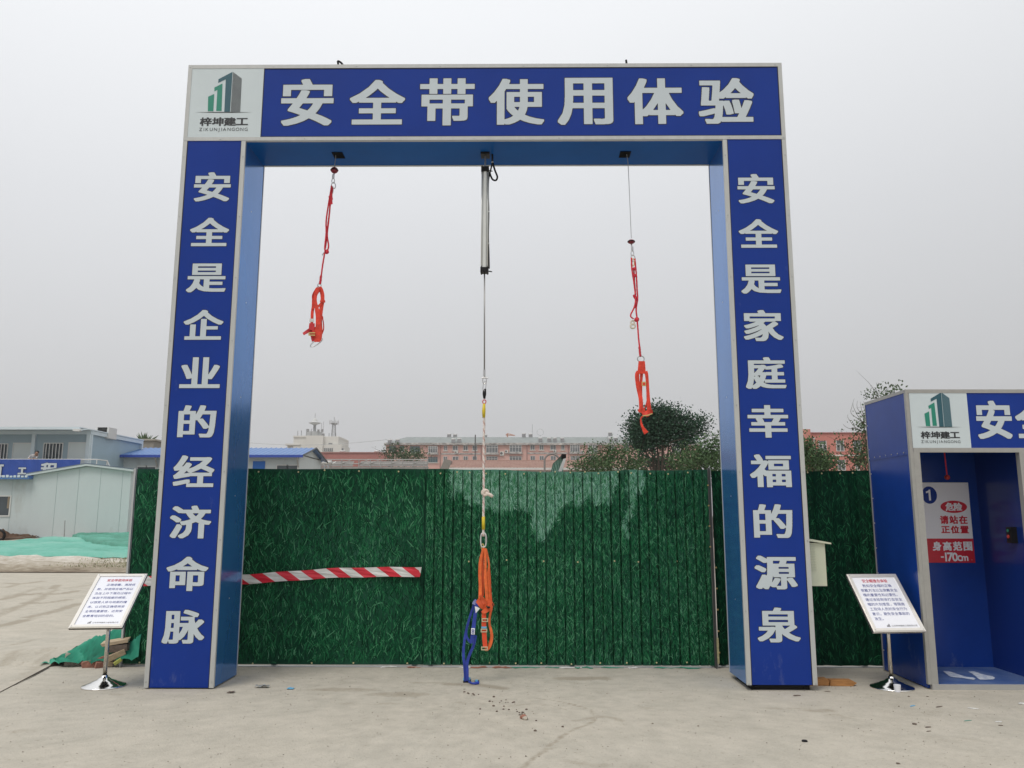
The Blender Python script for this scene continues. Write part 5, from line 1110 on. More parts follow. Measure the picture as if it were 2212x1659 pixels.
def container():
    y = 36.0; yb = 42.0; yg = 34.9
    R_ = Z1(1275, 400, y).x; zt = Z1(1285, 150, y).z; zf = 3.35; g = thing('site_office', 'two-storey light blue container office with white frame and cream doors', 'building', (R_, y, 0)); Lx = R_ - 12
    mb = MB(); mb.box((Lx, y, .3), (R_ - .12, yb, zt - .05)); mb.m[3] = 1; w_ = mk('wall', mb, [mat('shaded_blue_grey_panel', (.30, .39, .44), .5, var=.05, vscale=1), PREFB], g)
    mb = MB()
    for x in (R_ - .12, R_ - 3.12, R_ - 6.12, R_ - 9.12):
        mb.box((x - .10, y - .12, .3), (x + .10, y + .0, zt - .15)); 
    mb.box((Lx, y - .10, zt - .15), (R_, y, zt + .05))
    mb.box((R_ - .12, y, zt - .15), (R_ + .02, yb + .02, zt + .05)); mb.box((R_ - .12, yb - .15, .3), (R_ + .02, yb + .02, zt - .15)); mb.box((R_ - .12, y - .002, .3), (R_ + .01, y + .14, zt - .15)); mb.box((R_ - .12, y, zf - .2), (R_ + .01, yb, zf))
    mk('frame', mb, PREFW, g)
    mb = MB(); mb.box((Lx, y - 1.35, zt + .06), (R_ + .05, yb + .05, zt + .12)); mb.box((Lx, y - 1.35, zt - .02), (R_ + .05, y - 1.25, zt + .06)); rf = mk('roof', mb, PREFW, g)
    mb = MB(); mb.box((Lx, yg - .1, zf - .12), (R_ + .1, y - .12, zf)); mk('gallery_floor', mb, PREFW, g)
    for x in (R_ - .12, R_ - 3.12, R_ - 6.12, R_ - 9.12):
        mb = MB(); mb.tube([(x, yg + .05, .1), (x, yg + .05, zf - .1)], .05, 8); mk('gallery_post', mb, PREFW, g)
    def opening(nm, a, b, c, d, m):
        A = Z1(a, b, y); B = Z1(c, d, y); mb = MB(); f = .05; zb = zf if nm == 'door' else B.z
        for lo, hi in (((A.x, A.z - f), (B.x, A.z)), ((A.x, zb), (A.x + f, A.z - f)), ((B.x - f, zb), (B.x, A.z - f)), ((A.x, zb), (B.x, zb + f))): mb.box((lo[0], y - .04, lo[1]), (hi[0], y, hi[1]))
        o = mk(nm, mb, FRAMEW, g); mb = MB(); mb.box((A.x + f, y - .012, zb + f), (B.x - f, y - .002, A.z - f)); mk('leaf' if nm == 'door' else 'pane', mb, m, o)
        if nm == 'window':
            mb = MB()
            for k in range(1, 6): x = A.x + (B.x - A.x) * k / 6; mb.box((x - .022, y - .07, zb + .03), (x + .022, y - .045, A.z - .03))
            mk('security_bars', mb, FRAMEW, o)
        else:
            mb = MB(); lump(mb, (A.x + .1, y - .05, zf + 1.0), .03, .03, .05); mk('handle', mb, GALV, o)
    opening('door', 970, 298, 1215, 700, DOORW); opening('door', 190, 305, 442, 700, DOORW); opening('window', 620, 305, 868, 640, GLASS); opening('window', -150, 315, 92, 640, GLASS)
    # railing with the banner
    zr = Z1(1110, 540, yg).z; rr = MB(); xr2 = Z1(1365, 535, yg).x
    rr.tube([(Lx, yg, zr), (xr2, yg, zr)], .028, 6); rr.tube([(Lx, yg, zr - .5), (xr2, yg, zr - .5)], .02, 6)
    for x in (xr2, xr2 - 1.5, xr2 - 3, xr2 - 4.5, xr2 - 6): rr.tube([(x, yg, zf), (x, yg, zr)], .025, 6)
    e1 = Z1(1510, 545, yg + 1.0); rr.tube([(xr2, yg, zr), (e1.x, yg + 1.0, zr)], .028, 6); rr.tube([(e1.x, yg + 1, zf), (e1.x, yg + 1, zr)], .025, 6); rr.tube([(e1.x, yg + 1, zr), (e1.x + .6, yg + 1, zf - .1)], .025, 6); rr.tube([(xr2, yg, zr - .45), (e1.x, yg + 1.0, zr - .45)], .02, 6)
    for k in range(7): x = xr2 + .06 + (e1.x - xr2 - .1) * k / 6; rr.tube([(x, yg + 1.0 * k / 6, zr - .5), (x + .05, yg + 1.0 * k / 6, zr - .38), (x + .1, yg + 1.0 * k / 6, zr - .5)], .012, 5)
    mk('railing', rr, mat('white_railing', (.66, .66, .64), .5), g)
    a = Z1(-700, 548, yg - .05); b = Z1(1112, 830, yg - .05); bn = thing('banner', 'long blue banner with white characters along the office gallery', 'banner', (b.x, yg, b.z))
    mb = MB(); yb_ = yg - .06; n = 40
    mb.grid([[(a.x + (b.x - a.x) * i / n, yb_ + .02 * math.sin(i * 1.7) * (k > 0), zr + .0 - (zr - b.z + .1) * k / 4) for k in range(5)] for i in range(n + 1)]); mk('cloth', mb, BANNER, bn)
    c = Z1(315, 700, yb_); wd = Z1(420, 700, yb_).x - Z1(205, 700, yb_).x
    for ch, u in (('筑', -60), ('工', 315), ('程', 690)):
        q = Z1(u, 702, yb_); character(bn, ch, q.x, q.z, wd * 1.0, wd * 1.04, yb_ - .03, 10, 6, 3)
    # lamp and air conditioner
    p = Z1(1090, 130, y - 1.3); lt = thing('flood_lamp', 'white outdoor lamp under the office roof edge', 'lamp', p)
    mb = MB(); mb.prism([(p.x - .22, p.z - .02), (p.x - .16, p.z + .05), (p.x + .16, p.z + .06), (p.x + .2, p.z + .0), (p.x + .14, p.z - .06), (p.x - .12, p.z - .06)], p.y - .12, p.y + .12); mk('housing', mb, FRAMEW, lt)
    mb = MB(); mb.tube([p + Vector((.18, 0, 0)), p + Vector((.45, .4, .12))], .03, 6); mk('bracket', mb, PREFW, lt)
    a = Z1(1395, 165, 38); b = Z1(1588, 98, 38); ac = thing('rooftop_fan_unit', 'boxy louvred cooling unit on the office roof', 'cooler', (a.x, 38, a.z))
    mb = MB(); mb.box((a.x, 37.6, a.z - .35), (b.x, 38.5, b.z)); bdy = mk('casing', mb, FRAMEW, ac)
    mb = MB()
    for k in range(6): z = a.z + (b.z - a.z) * (k + .3) / 6.2; mb.box((a.x + .12, 37.57, z), (b.x - .12, 37.6, z + (b.z - a.z) * .11))
    mk('louvre', mb, BLACK, bdy)
    # person leaning over the rail
    pr = thing('person', 'person in a grey-white shirt looking down over the blue banner', 'person', (Z1(500, 480, yg + .35).x, yg + .5, zf))
    hd = Z1(522, 452, yg + .15); px, py = hd.x - .22, yg + .55
    J = {'pel': (px - .12, py, zf + .92), 'spi': (px - .08, py - .08, zf + 1.15), 'che': (px - .02, py - .22, zf + 1.34), 'nek': (hd.x - .10, hd.y + .04, hd.z - .10), 'hed': (hd.x - .01, hd.y, hd.z + .0), 'crn': (hd.x + .02, hd.y - .02, hd.z + .09),
         'lhp': (px - .22, py, zf + .86), 'lkn': (px - .22, py - .03, zf + .47), 'lan': (px - .22, py + .02, zf + .08), 'lto': (px - .21, py - .16, zf + .03), 'rhp': (px - .02, py, zf + .86), 'rkn': (px - .01, py - .03, zf + .47), 'ran': (px - .01, py + .02, zf + .08), 'rto': (px, py - .16, zf + .03),
         'lsh': (px - .20, py - .18, zf + 1.36), 'lel': (px - .26, py - .34, zf + 1.16), 'lwr': (px - .06, py - .50, zf + 1.13), 'rsh': (px + .16, py - .24, zf + 1.34), 'rel': (px + .22, py - .40, zf + 1.16), 'rwr': (px + .10, py - .52, zf + 1.12)}
    Rr = dict(pel=.14, spi=.135, che=.15, nek=.055, hed=.085, crn=.065, lhp=.09, lkn=.06, lan=.042, lto=.04, rhp=.09, rkn=.06, ran=.042, rto=.04, lsh=.06, lel=.045, lwr=.03, rsh=.06, rel=.045, rwr=.03)
    E_ = [('pel', 'spi'), ('spi', 'che'), ('che', 'nek'), ('nek', 'hed'), ('hed', 'crn'), ('pel', 'lhp'), ('lhp', 'lkn'), ('lkn', 'lan'), ('lan', 'lto'), ('pel', 'rhp'), ('rhp', 'rkn'), ('rkn', 'ran'), ('ran', 'rto'), ('che', 'lsh'), ('lsh', 'lel'), ('lel', 'lwr'), ('che', 'rsh'), ('rsh', 'rel'), ('rel', 'rwr')]
    for sd in ('l', 'r'):
        wv = Vector(J[sd + 'wr'])
        pm = wv + Vector((.03, -.04, -.01)); J[sd + 'pm'] = tuple(pm); Rr[sd + 'pm'] = .032; E_.append((sd + 'wr', sd + 'pm'))
        for k in range(5):
            q = pm + Vector((.05 + .008 * math.sin(k * 1.3), -.03 + .016 * (k - 2), -.015)); J[f'{sd}f{k}'] = tuple(q); Rr[f'{sd}f{k}'] = .009; E_.append((sd + 'pm', f'{sd}f{k}'))
    ks = list(J); me = bpy.data.meshes.new('body'); org = ORG[pr.name]
    me.from_pydata([tuple(Vector(J[k]) - org) for k in ks], [(ks.index(a), ks.index(b)) for a, b in E_], [])
    o = bpy.data.objects.new('body', me); col.objects.link(o); md = o.modifiers.new('s', 'SKIN'); sk = me.skin_vertices[0].data
    for i, k in enumerate(ks): sk[i].radius = (Rr[k], Rr[k]); sk[i].use_root = (k == 'pel')
    md2 = o.modifiers.new('d', 'SUBSURF'); md2.levels = md2.render_levels = 2
    dg = bpy.context.evaluated_depsgraph_get(); nm = bpy.data.meshes.new_from_object(o.evaluated_get(dg)); o.modifiers.clear(); o.data = nm; nm.name = 'body'
    for m_ in (SHIRT, TROU, SKIN): nm.materials.append(m_)
    zz = org.z
    H_ = Vector(J['hed']) - org; N_ = Vector(J['nek']) - org
    for p in nm.polygons:
        c = p.center; p.use_smooth = True
        p.material_index = 1 if c.z < .95 else 2 if ((c - H_).length < .16 or (c - N_).length < .05 or (c.y < -.62 + (py - org.y) + .5 and c.z < 1.16 and abs(c.y - (py - .5 - org.y)) < .16 and c.z > 1.0 and c.y < py - .44 - org.y)) else 0
    o.parent = pr
    h0 = Vector(J['hed']); mb = MB(); lump(mb, h0 + Vector((-.015, .035, .055)), .105, .105, .085, 0, .06); lump(mb, h0 + Vector((-.07, .05, .0)), .05, .07, .07); hr = mk('hair', mb, HAIR, pr, smooth=True)
    mb = MB(); lump(mb, h0 + Vector((.06, -.065, -.01)), .018, .02, .024); mk('nose', mb, SKIN, pr, smooth=True)
    mb = MB(); lump(mb, h0 + Vector((.02, -.082, .015)), .012, .006, .007); lump(mb, h0 + Vector((.075, -.045, .015)), .008, .008, .007); mk('eyes', mb, HAIR, pr)
    mb = MB(); lump(mb, h0 + Vector((-.06, -.06, -.01)), .014, .022, .03); mk('ear', mb, SKIN, pr, smooth=True)
container()
def far_left():
    # blue-roofed long hut
    k = .40687 / 1.6492; c = lambda a, b, y: at(545.7 + a * k, 879.2 + b * k, y)
    y = 40.0; A = c(410, 415, y); E_ = c(408, 405, y - .5); xr = A.x; yb = y + 5.2; xl = Z1(1960, 500, y).x - 1.5
    rt = c(497, 360, (y + yb) / 2).z; ze = A.z
    g = thing('site_hut', 'long pale hut with a bright blue ribbed roof behind the left post', 'hut', (xr, y, 0))
    mb = MB(); b0 = len(mb.v); ym = (y + yb) / 2
    mb.face([(xl, y, .2), (xr, y, .2), (xr, y, ze), (xl, y, ze)]); mb.face([(xr, y, .2), (xr, yb, .2), (xr, yb, ze), (xr, ym, rt - .12), (xr, y, ze)]); mb.face([(xl, yb, .2), (xr, yb, .2), (xr, yb, ze), (xl, yb, ze)]); mb.face([(xl, y, .2), (xl, yb, .2), (xl, yb, ze), (xl, ym, rt - .12), (xl, y, ze)])
    w_ = mk('wall', mb, PREFAB, g)
    mb = MB(); o = .5; dz = (rt - ze) / (ym - y); n = int((xr + .35 - xl) / .3)
    for s_ in (-1, 1):
        ye = y - o if s_ < 0 else yb + o; zb = ze - dz * o + .03
        rows = []
        for i in range(n * 4 + 1):
            x = xl - .3 + (xr + .65 - xl) * i / (n * 4); off = .045 if i % 4 == 0 else 0; rows.append([(x, ye, zb + off), (x, ym, rt + off)])
        mb.grid(rows, 0)
    r = mk('roof', mb, BLROOF, g)
    mb = MB(); mb.box((xl - .3, y - o - .03, ze - dz * o - .10), (xr + .35, y - o + .0, ze - dz * o + .05)); mk('gutter', mb, mat('deep_blue_gutter', (.03, .07, .36), .5), r)
    mb = MB()
    for ya, za, yc, zc in ((y - o, ze - dz * o, ym, rt), (yb + o, ze - dz * o, ym, rt)): mb.tube([(xr + .33, ya, za), (xr + .33, yc, zc)], .05, 5)
    mb.tube([(xr + .02, y, ze), (xr + .02, yb, ze)], .03, 5); mk('verge', mb, mat('dark_verge', (.09, .1, .11), .6), r)
    mb = MB()
    for x in (xr - .0, xr - 4.2, xr - 8.4): mb.tube([(x - .02, y - .02, ze - .75), (x - .02, y - o + .05, ze - .15)], .05, 5)
    mk('eave_strut', mb, GALV, g)
    d0 = c(5, 475, y); d1 = c(108, 540, y); mb = MB(); mb.box((d0.x, y - .04, .5), (d1.x, y - .002, d0.z)); mk('door', mb, mat('blue_door', (.01, .13, .48), .5), g)
    for a, b in ((218, 302), (310, 392)):
        p0 = c(a, 513, y); p1 = c(b, 540, y); mb = MB(); mb.box((p0.x - .06, y - .05, 1.5), (p1.x + .06, y - .003, p0.z + .06)); f = mk('window', mb, FRAMEW, g); mb = MB(); mb.box((p0.x, y - .06, 1.55), (p1.x, y - .051, p0.z)); mk('pane', mb, GLASS, f)
    for a, b in ((1945, 2060), (2068, 2190)):
        p0 = Z1(a, 650, y); p1 = Z1(b, 650, y); mb = MB(); mb.box((p0.x - .05, y - .05, 1.5), (p1.x + .05, y - .003, p0.z + .10)); f = mk('window', mb, FRAMEW, g); mb = MB(); mb.box((p0.x, y - .06, 1.55), (p1.x, y - .051, p0.z)); mk('pane', mb, GLASS, f)
    # plain grey-brown block behind it
    y = 62; a = Z1(1900, 275, y); b = Z1(2165, 275, y); e2 = Z1(2330, 300, y)
    g = thing('flat_roofed_block', 'plain grey-brown flat-roofed building behind the blue roof', 'building', (b.x, y, 0)); mb = MB(); mb.box((a.x, y, 0), (b.x, y + 4, a.z)); mb.box((b.x, y + 2, 0), (e2.x, y + 6, e2.z - .6)); mk('wall', mb, GREYW, g)
    mb = MB(); mb.box((a.x - .1, y - .15, a.z), (b.x + .15, y + 4.1, a.z + .14)); mk('parapet', mb, mat('pale_parapet', (.36, .34, .3), .9), g)
    q = Z1(2035, 255, y + 1); t = thing('roof_plant', 'small spiky plant growing on the grey-brown roof', 'plant', q)
    mb = MB()
    for i in range(26):
        an = random.uniform(-1.4, 1.4); d = Vector((math.sin(an), random.uniform(-.5, .5), .35 + math.cos(an) * .8)); L_ = random.uniform(.7, 1.3); s_ = Vector((d.z, 0, -d.x)).normalized() * .07; p0 = q + Vector((0, 0, -.5)); mb.face([p0 - s_, p0 + d * L_ * .6 - s_, p0 + d * L_, p0 + d * L_ * .6 + s_, p0 + s_], 0, random.random())
    mk('leaves', mb, LEAFO, t)
far_left()

# ------------------------------------------------------------------ the town behind
def c3(a, b, y): k = .40687 / 1.6492; return at(545.7 + a * k, 879.2 + b * k, y)
def c4(a, b, y): k = .40687 / 1.6492; return at(1030.8 + a * k, 848.9 + b * k, y)
def tower():
    y = 270.0; q = c3(530, 300, y); g = thing('white_tower_block', 'distant white stepped building with a mushroom-shaped rooftop structure', 'building', (q.x, y, 0))
    mb = MB()
    def blk(a0, b0, a1, y0, y1): p, r = c3(a0, b0, y), c3(a1, b0, y); mb.box((p.x, y + y0, 0), (r.x, y + y1, p.z))
    blk(290, 325, 415, 2, 20); blk(360, 256, 487, 0, 16); blk(485, 256, 632, -2.5, 18); blk(630, 262, 757, -1, 16); blk(722, 335, 797, -3, 10); blk(628, 333, 724, -2, 12)
    w_ = mk('wall', mb, WHITEB, g)
    mb = MB()
    for a0, b0, a1 in ((290, 321, 415), (360, 252, 487), (630, 258, 757)):
        p, r = c3(a0, b0, y), c3(a1, b0, y); mb.box((p.x - .1, y - .3, p.z - .55), (r.x + .1, y + 15.5, p.z))
    mk('parapet', mb, WHITEB, g)
    for a0, b0, a1, b1, dy in ((627, 360, 720, 388, -2.1), (665, 316, 697, 330, -1.1), (467, 292, 482, 322, -.1), (780, 362, 795, 390, -3.1)):
        p, r = c3(a0, b0, y + dy), c3(a1, b1, y + dy); mb = MB(); mb.box((p.x, y + dy - .08, r.z), (r.x, y + dy, p.z)); f = mk('window', mb, mat('grey_far_glass', (.16, .17, .18), .4), g)
        if a1 - a0 > 50:
            mb = MB()
            for i in range(1, 6): x = p.x + (r.x - p.x) * i / 6; mb.box((x - .07, y + dy - .14, r.z), (x + .07, y + dy - .08, p.z))
            mk('mullion', mb, WHITEB, f)
    ce = c3(540, 255, y + 7); mb = MB(); s_ = (c3(606, 255, y + 7).x - c3(474, 255, y + 7).x) / 2
    zt = c3(540, 219, y + 7).z; zd = c3(540, 146, y + 7).z
    mb.lathe([(s_, ce.z - 1), (s_, zt), (.01, zt)], (ce.x, y + 7, 0), 20); mk('drum', mb, mat('grey_white_drum', (.42, .43, .43), .8, var=.08, vscale=.4), g)
    mb = MB(); rs = .40687 / 2847 * 277 * 13; mb.lathe([(rs, zt), (rs * .95, zd - .6), (rs * 1.5, zd - .2)], (ce.x, y + 7, 0), 14); mk('stem', mb, mat('grey_stem', (.30, .31, .31), .8), g)
    R0 = rs * 4.3; mb = MB(); mb.lathe([(rs * 1.2, zd - .45), (R0 * .8, zd + .05), (R0, zd + .25), (R0 * .85, zd + .42), (rs * 2.2, zd + .7), (rs * 1.9, zd + 1.0), (rs * 1.1, zd + 1.7), (.01, zd + 2.0)], (ce.x, y + 7, 0), 28); mk('saucer', mb, mat('saucer_grey', (.5, .51, .5), .6), g, smooth=True)
    mb = MB(); mb.tube([(ce.x, y + 7, zd + 1.9), (ce.x, y + 7, c3(540, 55, y + 7).z)], .09, 5)
    for a, b in ((397, 208), (428, 205), (472, 192), (605, 140), (622, 128), (515, 190), (670, 228), (726, 228)): p = c3(a, b, y + 3); mb.tube([(p.x, y + 3, p.z), (p.x, y + 3, p.z - (7 if b < 150 else 4))], .11 if b > 150 else .06, 5)
    for a, b in ((485, 205), (575, 208), (610, 205), (620, 245)): p = c3(a, b, y + 3); mb.box((p.x - .35, y + 3, p.z - .5), (p.x + .35, y + 3.3, p.z + .5)); mb.tube([(p.x, y + 3.1, p.z - 2), (p.x, y + 3.1, p.z)], .07, 5)
    mb.tube([c3(560, 215, y + 5), c3(610, 205, y + 5)], .06, 5); mk('aerial', mb, mat('grey_aerial', (.22, .22, .22), .6), g)
    t = thing('lattice_mast', 'lattice telecom mast with a ring of panel antennas on the white building', 'mast', c3(712, 260, y + 3)); mb = MB()
    zb, zt = c3(712, 262, y + 3).z, c3(712, 155, y + 3).z; xc = c3(711, 200, y + 3).x; wb, wt = .70, .45
    cor = lambda z, i: (xc + (wb + (wt - wb) * (z - zb) / (zt - zb)) * (-1 if i in (0, 3) else 1), y + 3 + (wb + (wt - wb) * (z - zb) / (zt - zb)) * (-1 if i < 2 else 1), z)
    for i in range(4): mb.tube([cor(zb, i), cor(zt, i)], .06, 4)
    for k in range(7):
        za = zb + (zt - zb) * k / 7; zc_ = zb + (zt - zb) * (k + 1) / 7
        for i in range(4): mb.tube([cor(za, i), cor(zc_, (i + 1) % 4)], .035, 4); mb.tube([cor(zc_, i), cor(za, (i + 1) % 4)], .035, 4)
    mk('lattice', mb, mat('mast_grey', (.25, .25, .25), .6), t)
    mb = MB(); mb.lathe([(.5, zt), (1.25, zt + .2), (1.3, zt + .5), (.5, zt + .5)], (xc, y + 3, 0), 12); mb.tube([(xc, y + 3, zt), (xc, y + 3, c3(712, 88, y + 3).z)], .10, 5); mk('platform', mb, bpy.data.materials['mast_grey'], t)
    for an in range(6):
        a = an * math.pi / 3; mb = MB(); x, yy = xc + 1.55 * math.cos(a), y + 3 + 1.5 * math.sin(a); mb.box((x - .12, yy - .1, zt + .1), (x + .12, yy + .1, zt + 1.5)); mk('panel_antenna', mb, mat('antenna_panel', (.45, .45, .45), .6) if 'antenna_panel' not in bpy.data.materials else bpy.data.materials['antenna_panel'], t)
tower()
def wall_row():
    y = 165.0; a = c3(555, 405, y); b = c3(1175, 400, y); g = thing('red_parapet_building', 'long low red-brown building behind the frame rack', 'building', (a.x, y, 0))
    mb = MB(); mb.box((a.x, y, 0), (b.x, y + 10, a.z)); mk('wall', mb, PINKD, g)
    mb = MB(); mb.box((a.x, y - .15, a.z), (b.x, y + .3, a.z + .25)); mk('coping', mb, mat('coping_red', (.30, .14, .12), .9), g)
    for u in (783, 1085): solar_heater(c3(u, 400, y + 1), 1.2, 'low white solar tank on the red-brown roof, ' + ('left one' if u < 900 else 'right one'), .34, low=True)
_sol = {}
def solar_heater(p, wd, label, hh=.6, low=False):
    t = thing('solar_water_heater', label, 'solar heater', p, 'rooftop solar water heaters')
    x, y, z = p
    mb = MB(); mb.tube([(x - wd / 2, y + .5, z + hh), (x + wd / 2, y + .5, z + hh)], .22, 10); mk('tank', mb, mat('white_tank', (.6, .6, .59), .4) if 'white_tank' not in bpy.data.materials else bpy.data.materials['white_tank'], t, smooth=True)
    if low: return
    mb = MB(); mb.face([(x - wd * .42, y - .5, z - .7), (x + wd * .42, y - .5, z - .7), (x + wd * .42, y + .35, z + hh - .1), (x - wd * .42, y + .35, z + hh - .1)]); mb.face([(x - wd * .42, y - .46, z - .7), (x + wd * .42, y - .46, z - .7), (x + wd * .42, y + .39, z + hh - .1), (x - wd * .42, y + .39, z + hh - .1)]); mk('collector_tubes', mb, mat('collector_dark', (.06, .06, .065), .3, c2=(.22, .22, .22), vscale=9, stretch=(5, .2, .2)) if 'collector_dark' not in bpy.data.materials else bpy.data.materials['collector_dark'], t)
    mb = MB()
    for s_ in (-1, 1): mb.tube([(x + s_ * wd * .45, y - .5, z - .75), (x + s_ * wd * .45, y + .5, z + hh)], .04, 4); mb.tube([(x + s_ * wd * .45, y + .5, z - .75), (x + s_ * wd * .45, y + .5, z + hh)], .04, 4)
    mb.tube([(x - wd * .45, y + .5, z - .7), (x + wd * .45, y + .5, z + hh)], .03, 4); mk('stand', mb, GALV, t)
wall_row()
def pink_block():
    y = 210.0; xl = c3(1165, 400, y).x; xr = c4(1950, 500, y).x; zev = c3(1500, 333, y).z; ztop = c3(1600, 263, y + 4.5).z
    g = thing('apartment_block', 'long pink apartment block with grey sloping roof and stained white eaves', 'building', (xl, y, 0))
    mb = MB(); mb.box((xl, y, 0), (xr, y + 12, zev)); w_ = mk('wall', mb, PINK, g)
    zc = c3(1500, 316, y).z; mb = MB(); mb.box((xl - .4, y - .7, zev), (xr, y + 12.5, zc)); mk('eaves', mb, STAIN, g)
    mb = MB(); pk = c3(1350, 265, y + 4.5).x
    P = [(xl - .2, y - .5, zc), (xr, y - .5, zc), (xr, y + 4.5, ztop), (pk, y + 4.5, ztop)]; mb.face(P); mb.face([(xl - .2, y - .5, zc), (pk, y + 4.5, ztop), (pk, y + 7.5, ztop), (xl - .2, y + 12.2, zc)]); mb.face([(pk, y + 4.5, ztop), (xr, y + 4.5, ztop), (xr, y + 7.5, ztop), (pk, y + 7.5, ztop)]); mb.face([(pk, y + 7.5, ztop), (xr, y + 7.5, ztop), (xr, y + 12.2, zc), (xl - .2, y + 12.2, zc)])
    mk('roof', mb, ROOFG, g)
    pm_ = mat('pinkish_pipe', (.35, .2, .18), .7)
    for u, f_ in ((1350, c3), (1645, c3), (2002, c3), (435, c4), (795, c4), (1075, c4)): p = f_(u, 340, y); mb = MB(); mb.tube([(p.x, y - .15, zev), (p.x, y - .15, 0)], .12, 5); mk('drainpipe', mb, pm_, g)
    mb = MB()
    for u0, u1, f_, v0, v1 in ((1652, 2000, c3, 403, 416), (435, 790, c4, 521, 533)): a, b = f_(u0, v0, y), f_(u1, v1, y); mb.box((a.x, y - .12, b.z), (b.x, y, a.z))
    mk('string_course', mb, STAIN, g)
    W = [(c3, q) for q in ((1195, 340, 1253, 392, 't'), (1290, 340, 1327, 390, 't'), (1380, 343, 1465, 402, 't'), (1540, 343, 1620, 404, 'b'), (1675, 338, 1705, 383, ''), (1752, 338, 1797, 383, ''), (1845, 337, 1885, 382, ''), (1925, 337, 1967, 382, ''), (2045, 337, 2148, 404, 'b'), (1537, 437, 1620, 487, 't'), (1670, 432, 1705, 480, ''), (1750, 432, 1803, 480, ''), (1845, 430, 1885, 478, ''), (1925, 430, 1965, 478, ''), (2045, 432, 2145, 490, ''))]
    W += [(c4, q) for q in ((283, 458, 388, 520, 'b'), (465, 455, 505, 500, ''), (545, 455, 582, 500, ''), (640, 455, 690, 500, ''), (735, 455, 765, 500, ''), (813, 455, 898, 520, 'b'), (968, 455, 1050, 520, 'b'), (1150, 455, 1200, 500, ''), (1280, 455, 1330, 500, ''), (283, 553, 388, 600, ''), (465, 550, 508, 600, ''), (545, 550, 585, 600, ''), (642, 550, 690, 600, ''), (735, 550, 765, 600, ''), (818, 553, 900, 602, ''), (970, 553, 1050, 602, ''), (1150, 550, 1200, 600, ''), (1500, 455, 1560, 500, ''), (1700, 455, 1780, 520, 'b'))]
    gt = bpy.data.materials
    FG = mat('far_grey_glass', (.13, .14, .15), .3, var=.35, vscale=.7)
    for f_, (a0, b0, a1, b1, k) in W:
        p, r = f_(a0, b0, y), f_(a1, b1, y); f = .10; mb = MB(); yo = y - (.55 if k == 'b' else .12)
        if k == 'b': mb.box((p.x, yo + .02, r.z), (r.x, y, p.z))
        for lo, hi in (((p.x, r.z), (r.x, r.z + f)), ((p.x, p.z - f), (r.x, p.z)), ((p.x, r.z), (p.x + f, p.z)), ((r.x - f, r.z), (r.x, p.z))): mb.box((lo[0], yo - .06, lo[1]), (hi[0], yo + .015, hi[1]))
        n = 4 if a1 - a0 > 70 else 2
        for i in range(1, n): x = p.x + (r.x - p.x) * i / n; mb.box((x - .05, yo - .06, r.z + f), (x + .05, yo + .015, p.z - f))
        if n == 4: z = p.z - (p.z - r.z) * .3; mb.box((p.x + f, yo - .05, z - .04), (r.x - f, yo + .012, z + .04))
        o = mk('window', mb, FRAMEW if k != 't' else mat('dark_frame', (.2, .2, .2), .6) if 'dark_frame' not in gt else gt['dark_frame'], g)
        mb = MB(); mb.box((p.x + f, yo - .02, r.z + f), (r.x - f, yo + .01, p.z - f)); mk('pane', mb, GLASST if k == 't' else FG, o)
        mb = MB(); mb.box((p.x - .25, yo - .15, r.z - (.42 if k == 'b' else .14)), (r.x + .25, y, r.z - .0)); mk('sill', mb, STAIN if k == 'b' else WHITEB, o)
    for i, (f_, a0, b0, a1, b1, la) in enumerate(((c3, 1770, 386, 1797, 406, 'alone under an upper window of the pink block'), (c3, 2166, 390, 2200, 424, 'beside its higher twin on the pink block'), (c4, 242, 500, 270, 525, 'higher one of the pair on the pink block'), (c4, 668, 500, 692, 521, 'under the upper window above the hoop arch'), (c4, 908, 505, 936, 530, 'on the pink block just above the pale shrubs'))):
        p, r = f_(a0, b0, y), f_(a1, b1, y); t = thing('air_conditioner', 'white air conditioner ' + la, 'air conditioner', (p.x, y, r.z), 'air conditioners on the pink block')
        mb = MB(); mb.box((p.x, y - .45, r.z), (r.x, y - .1, p.z)); mk('casing', mb, WHITEB, t); mb = MB(); cx, cz = p.x * .62 + r.x * .38, (p.z + r.z) / 2; R0 = (p.z - r.z) * .36; mb.face([(cx + R0 * math.cos(q * .5236), y - .46, cz + R0 * math.sin(q * .5236)) for q in range(12)]); mk('fan_grille', mb, mat('grille_dark', (.08, .08, .08), .6) if 'grille_dark' not in gt else gt['grille_dark'], t)
        mb = MB(); mb.box((p.x, y - .4, r.z - .12), (r.x, y, r.z - .02)); mk('bracket', mb, GALV, t)
    S = [(c3, 1202, 300, 'leftmost, at the left end of the roof'), (c3, 1267, 297, 'second from the left end of the roof'), (c3, 1720, 250, 'left one of the high pair'), (c3, 1772, 252, 'right one of the high pair'), (c3, 1757, 293, 'below the high pair, left'), (c3, 1808, 290, 'below the high pair, right'), (c3, 2036, 256, 'right behind the white rope'), (c4, 408, 368, 'high one left of the thin roof aerial'), (c4, 468, 372, 'beside the thin roof aerial'), (c4, 553, 408, 'first low one right of the aerial'), (c4, 630, 408, 'second low one right of the aerial'), (c4, 680, 408, 'third low one right of the aerial'), (c4, 745, 408, 'last low one before the bare roof'), (c4, 1165, 358, 'tall one by the big tree'), (c4, 1168, 408, 'low one below the tall one'), (c4, 1214, 404, 'narrow low one left of the big tree'), (c4, 1298, 406, 'last one before the big tree')]
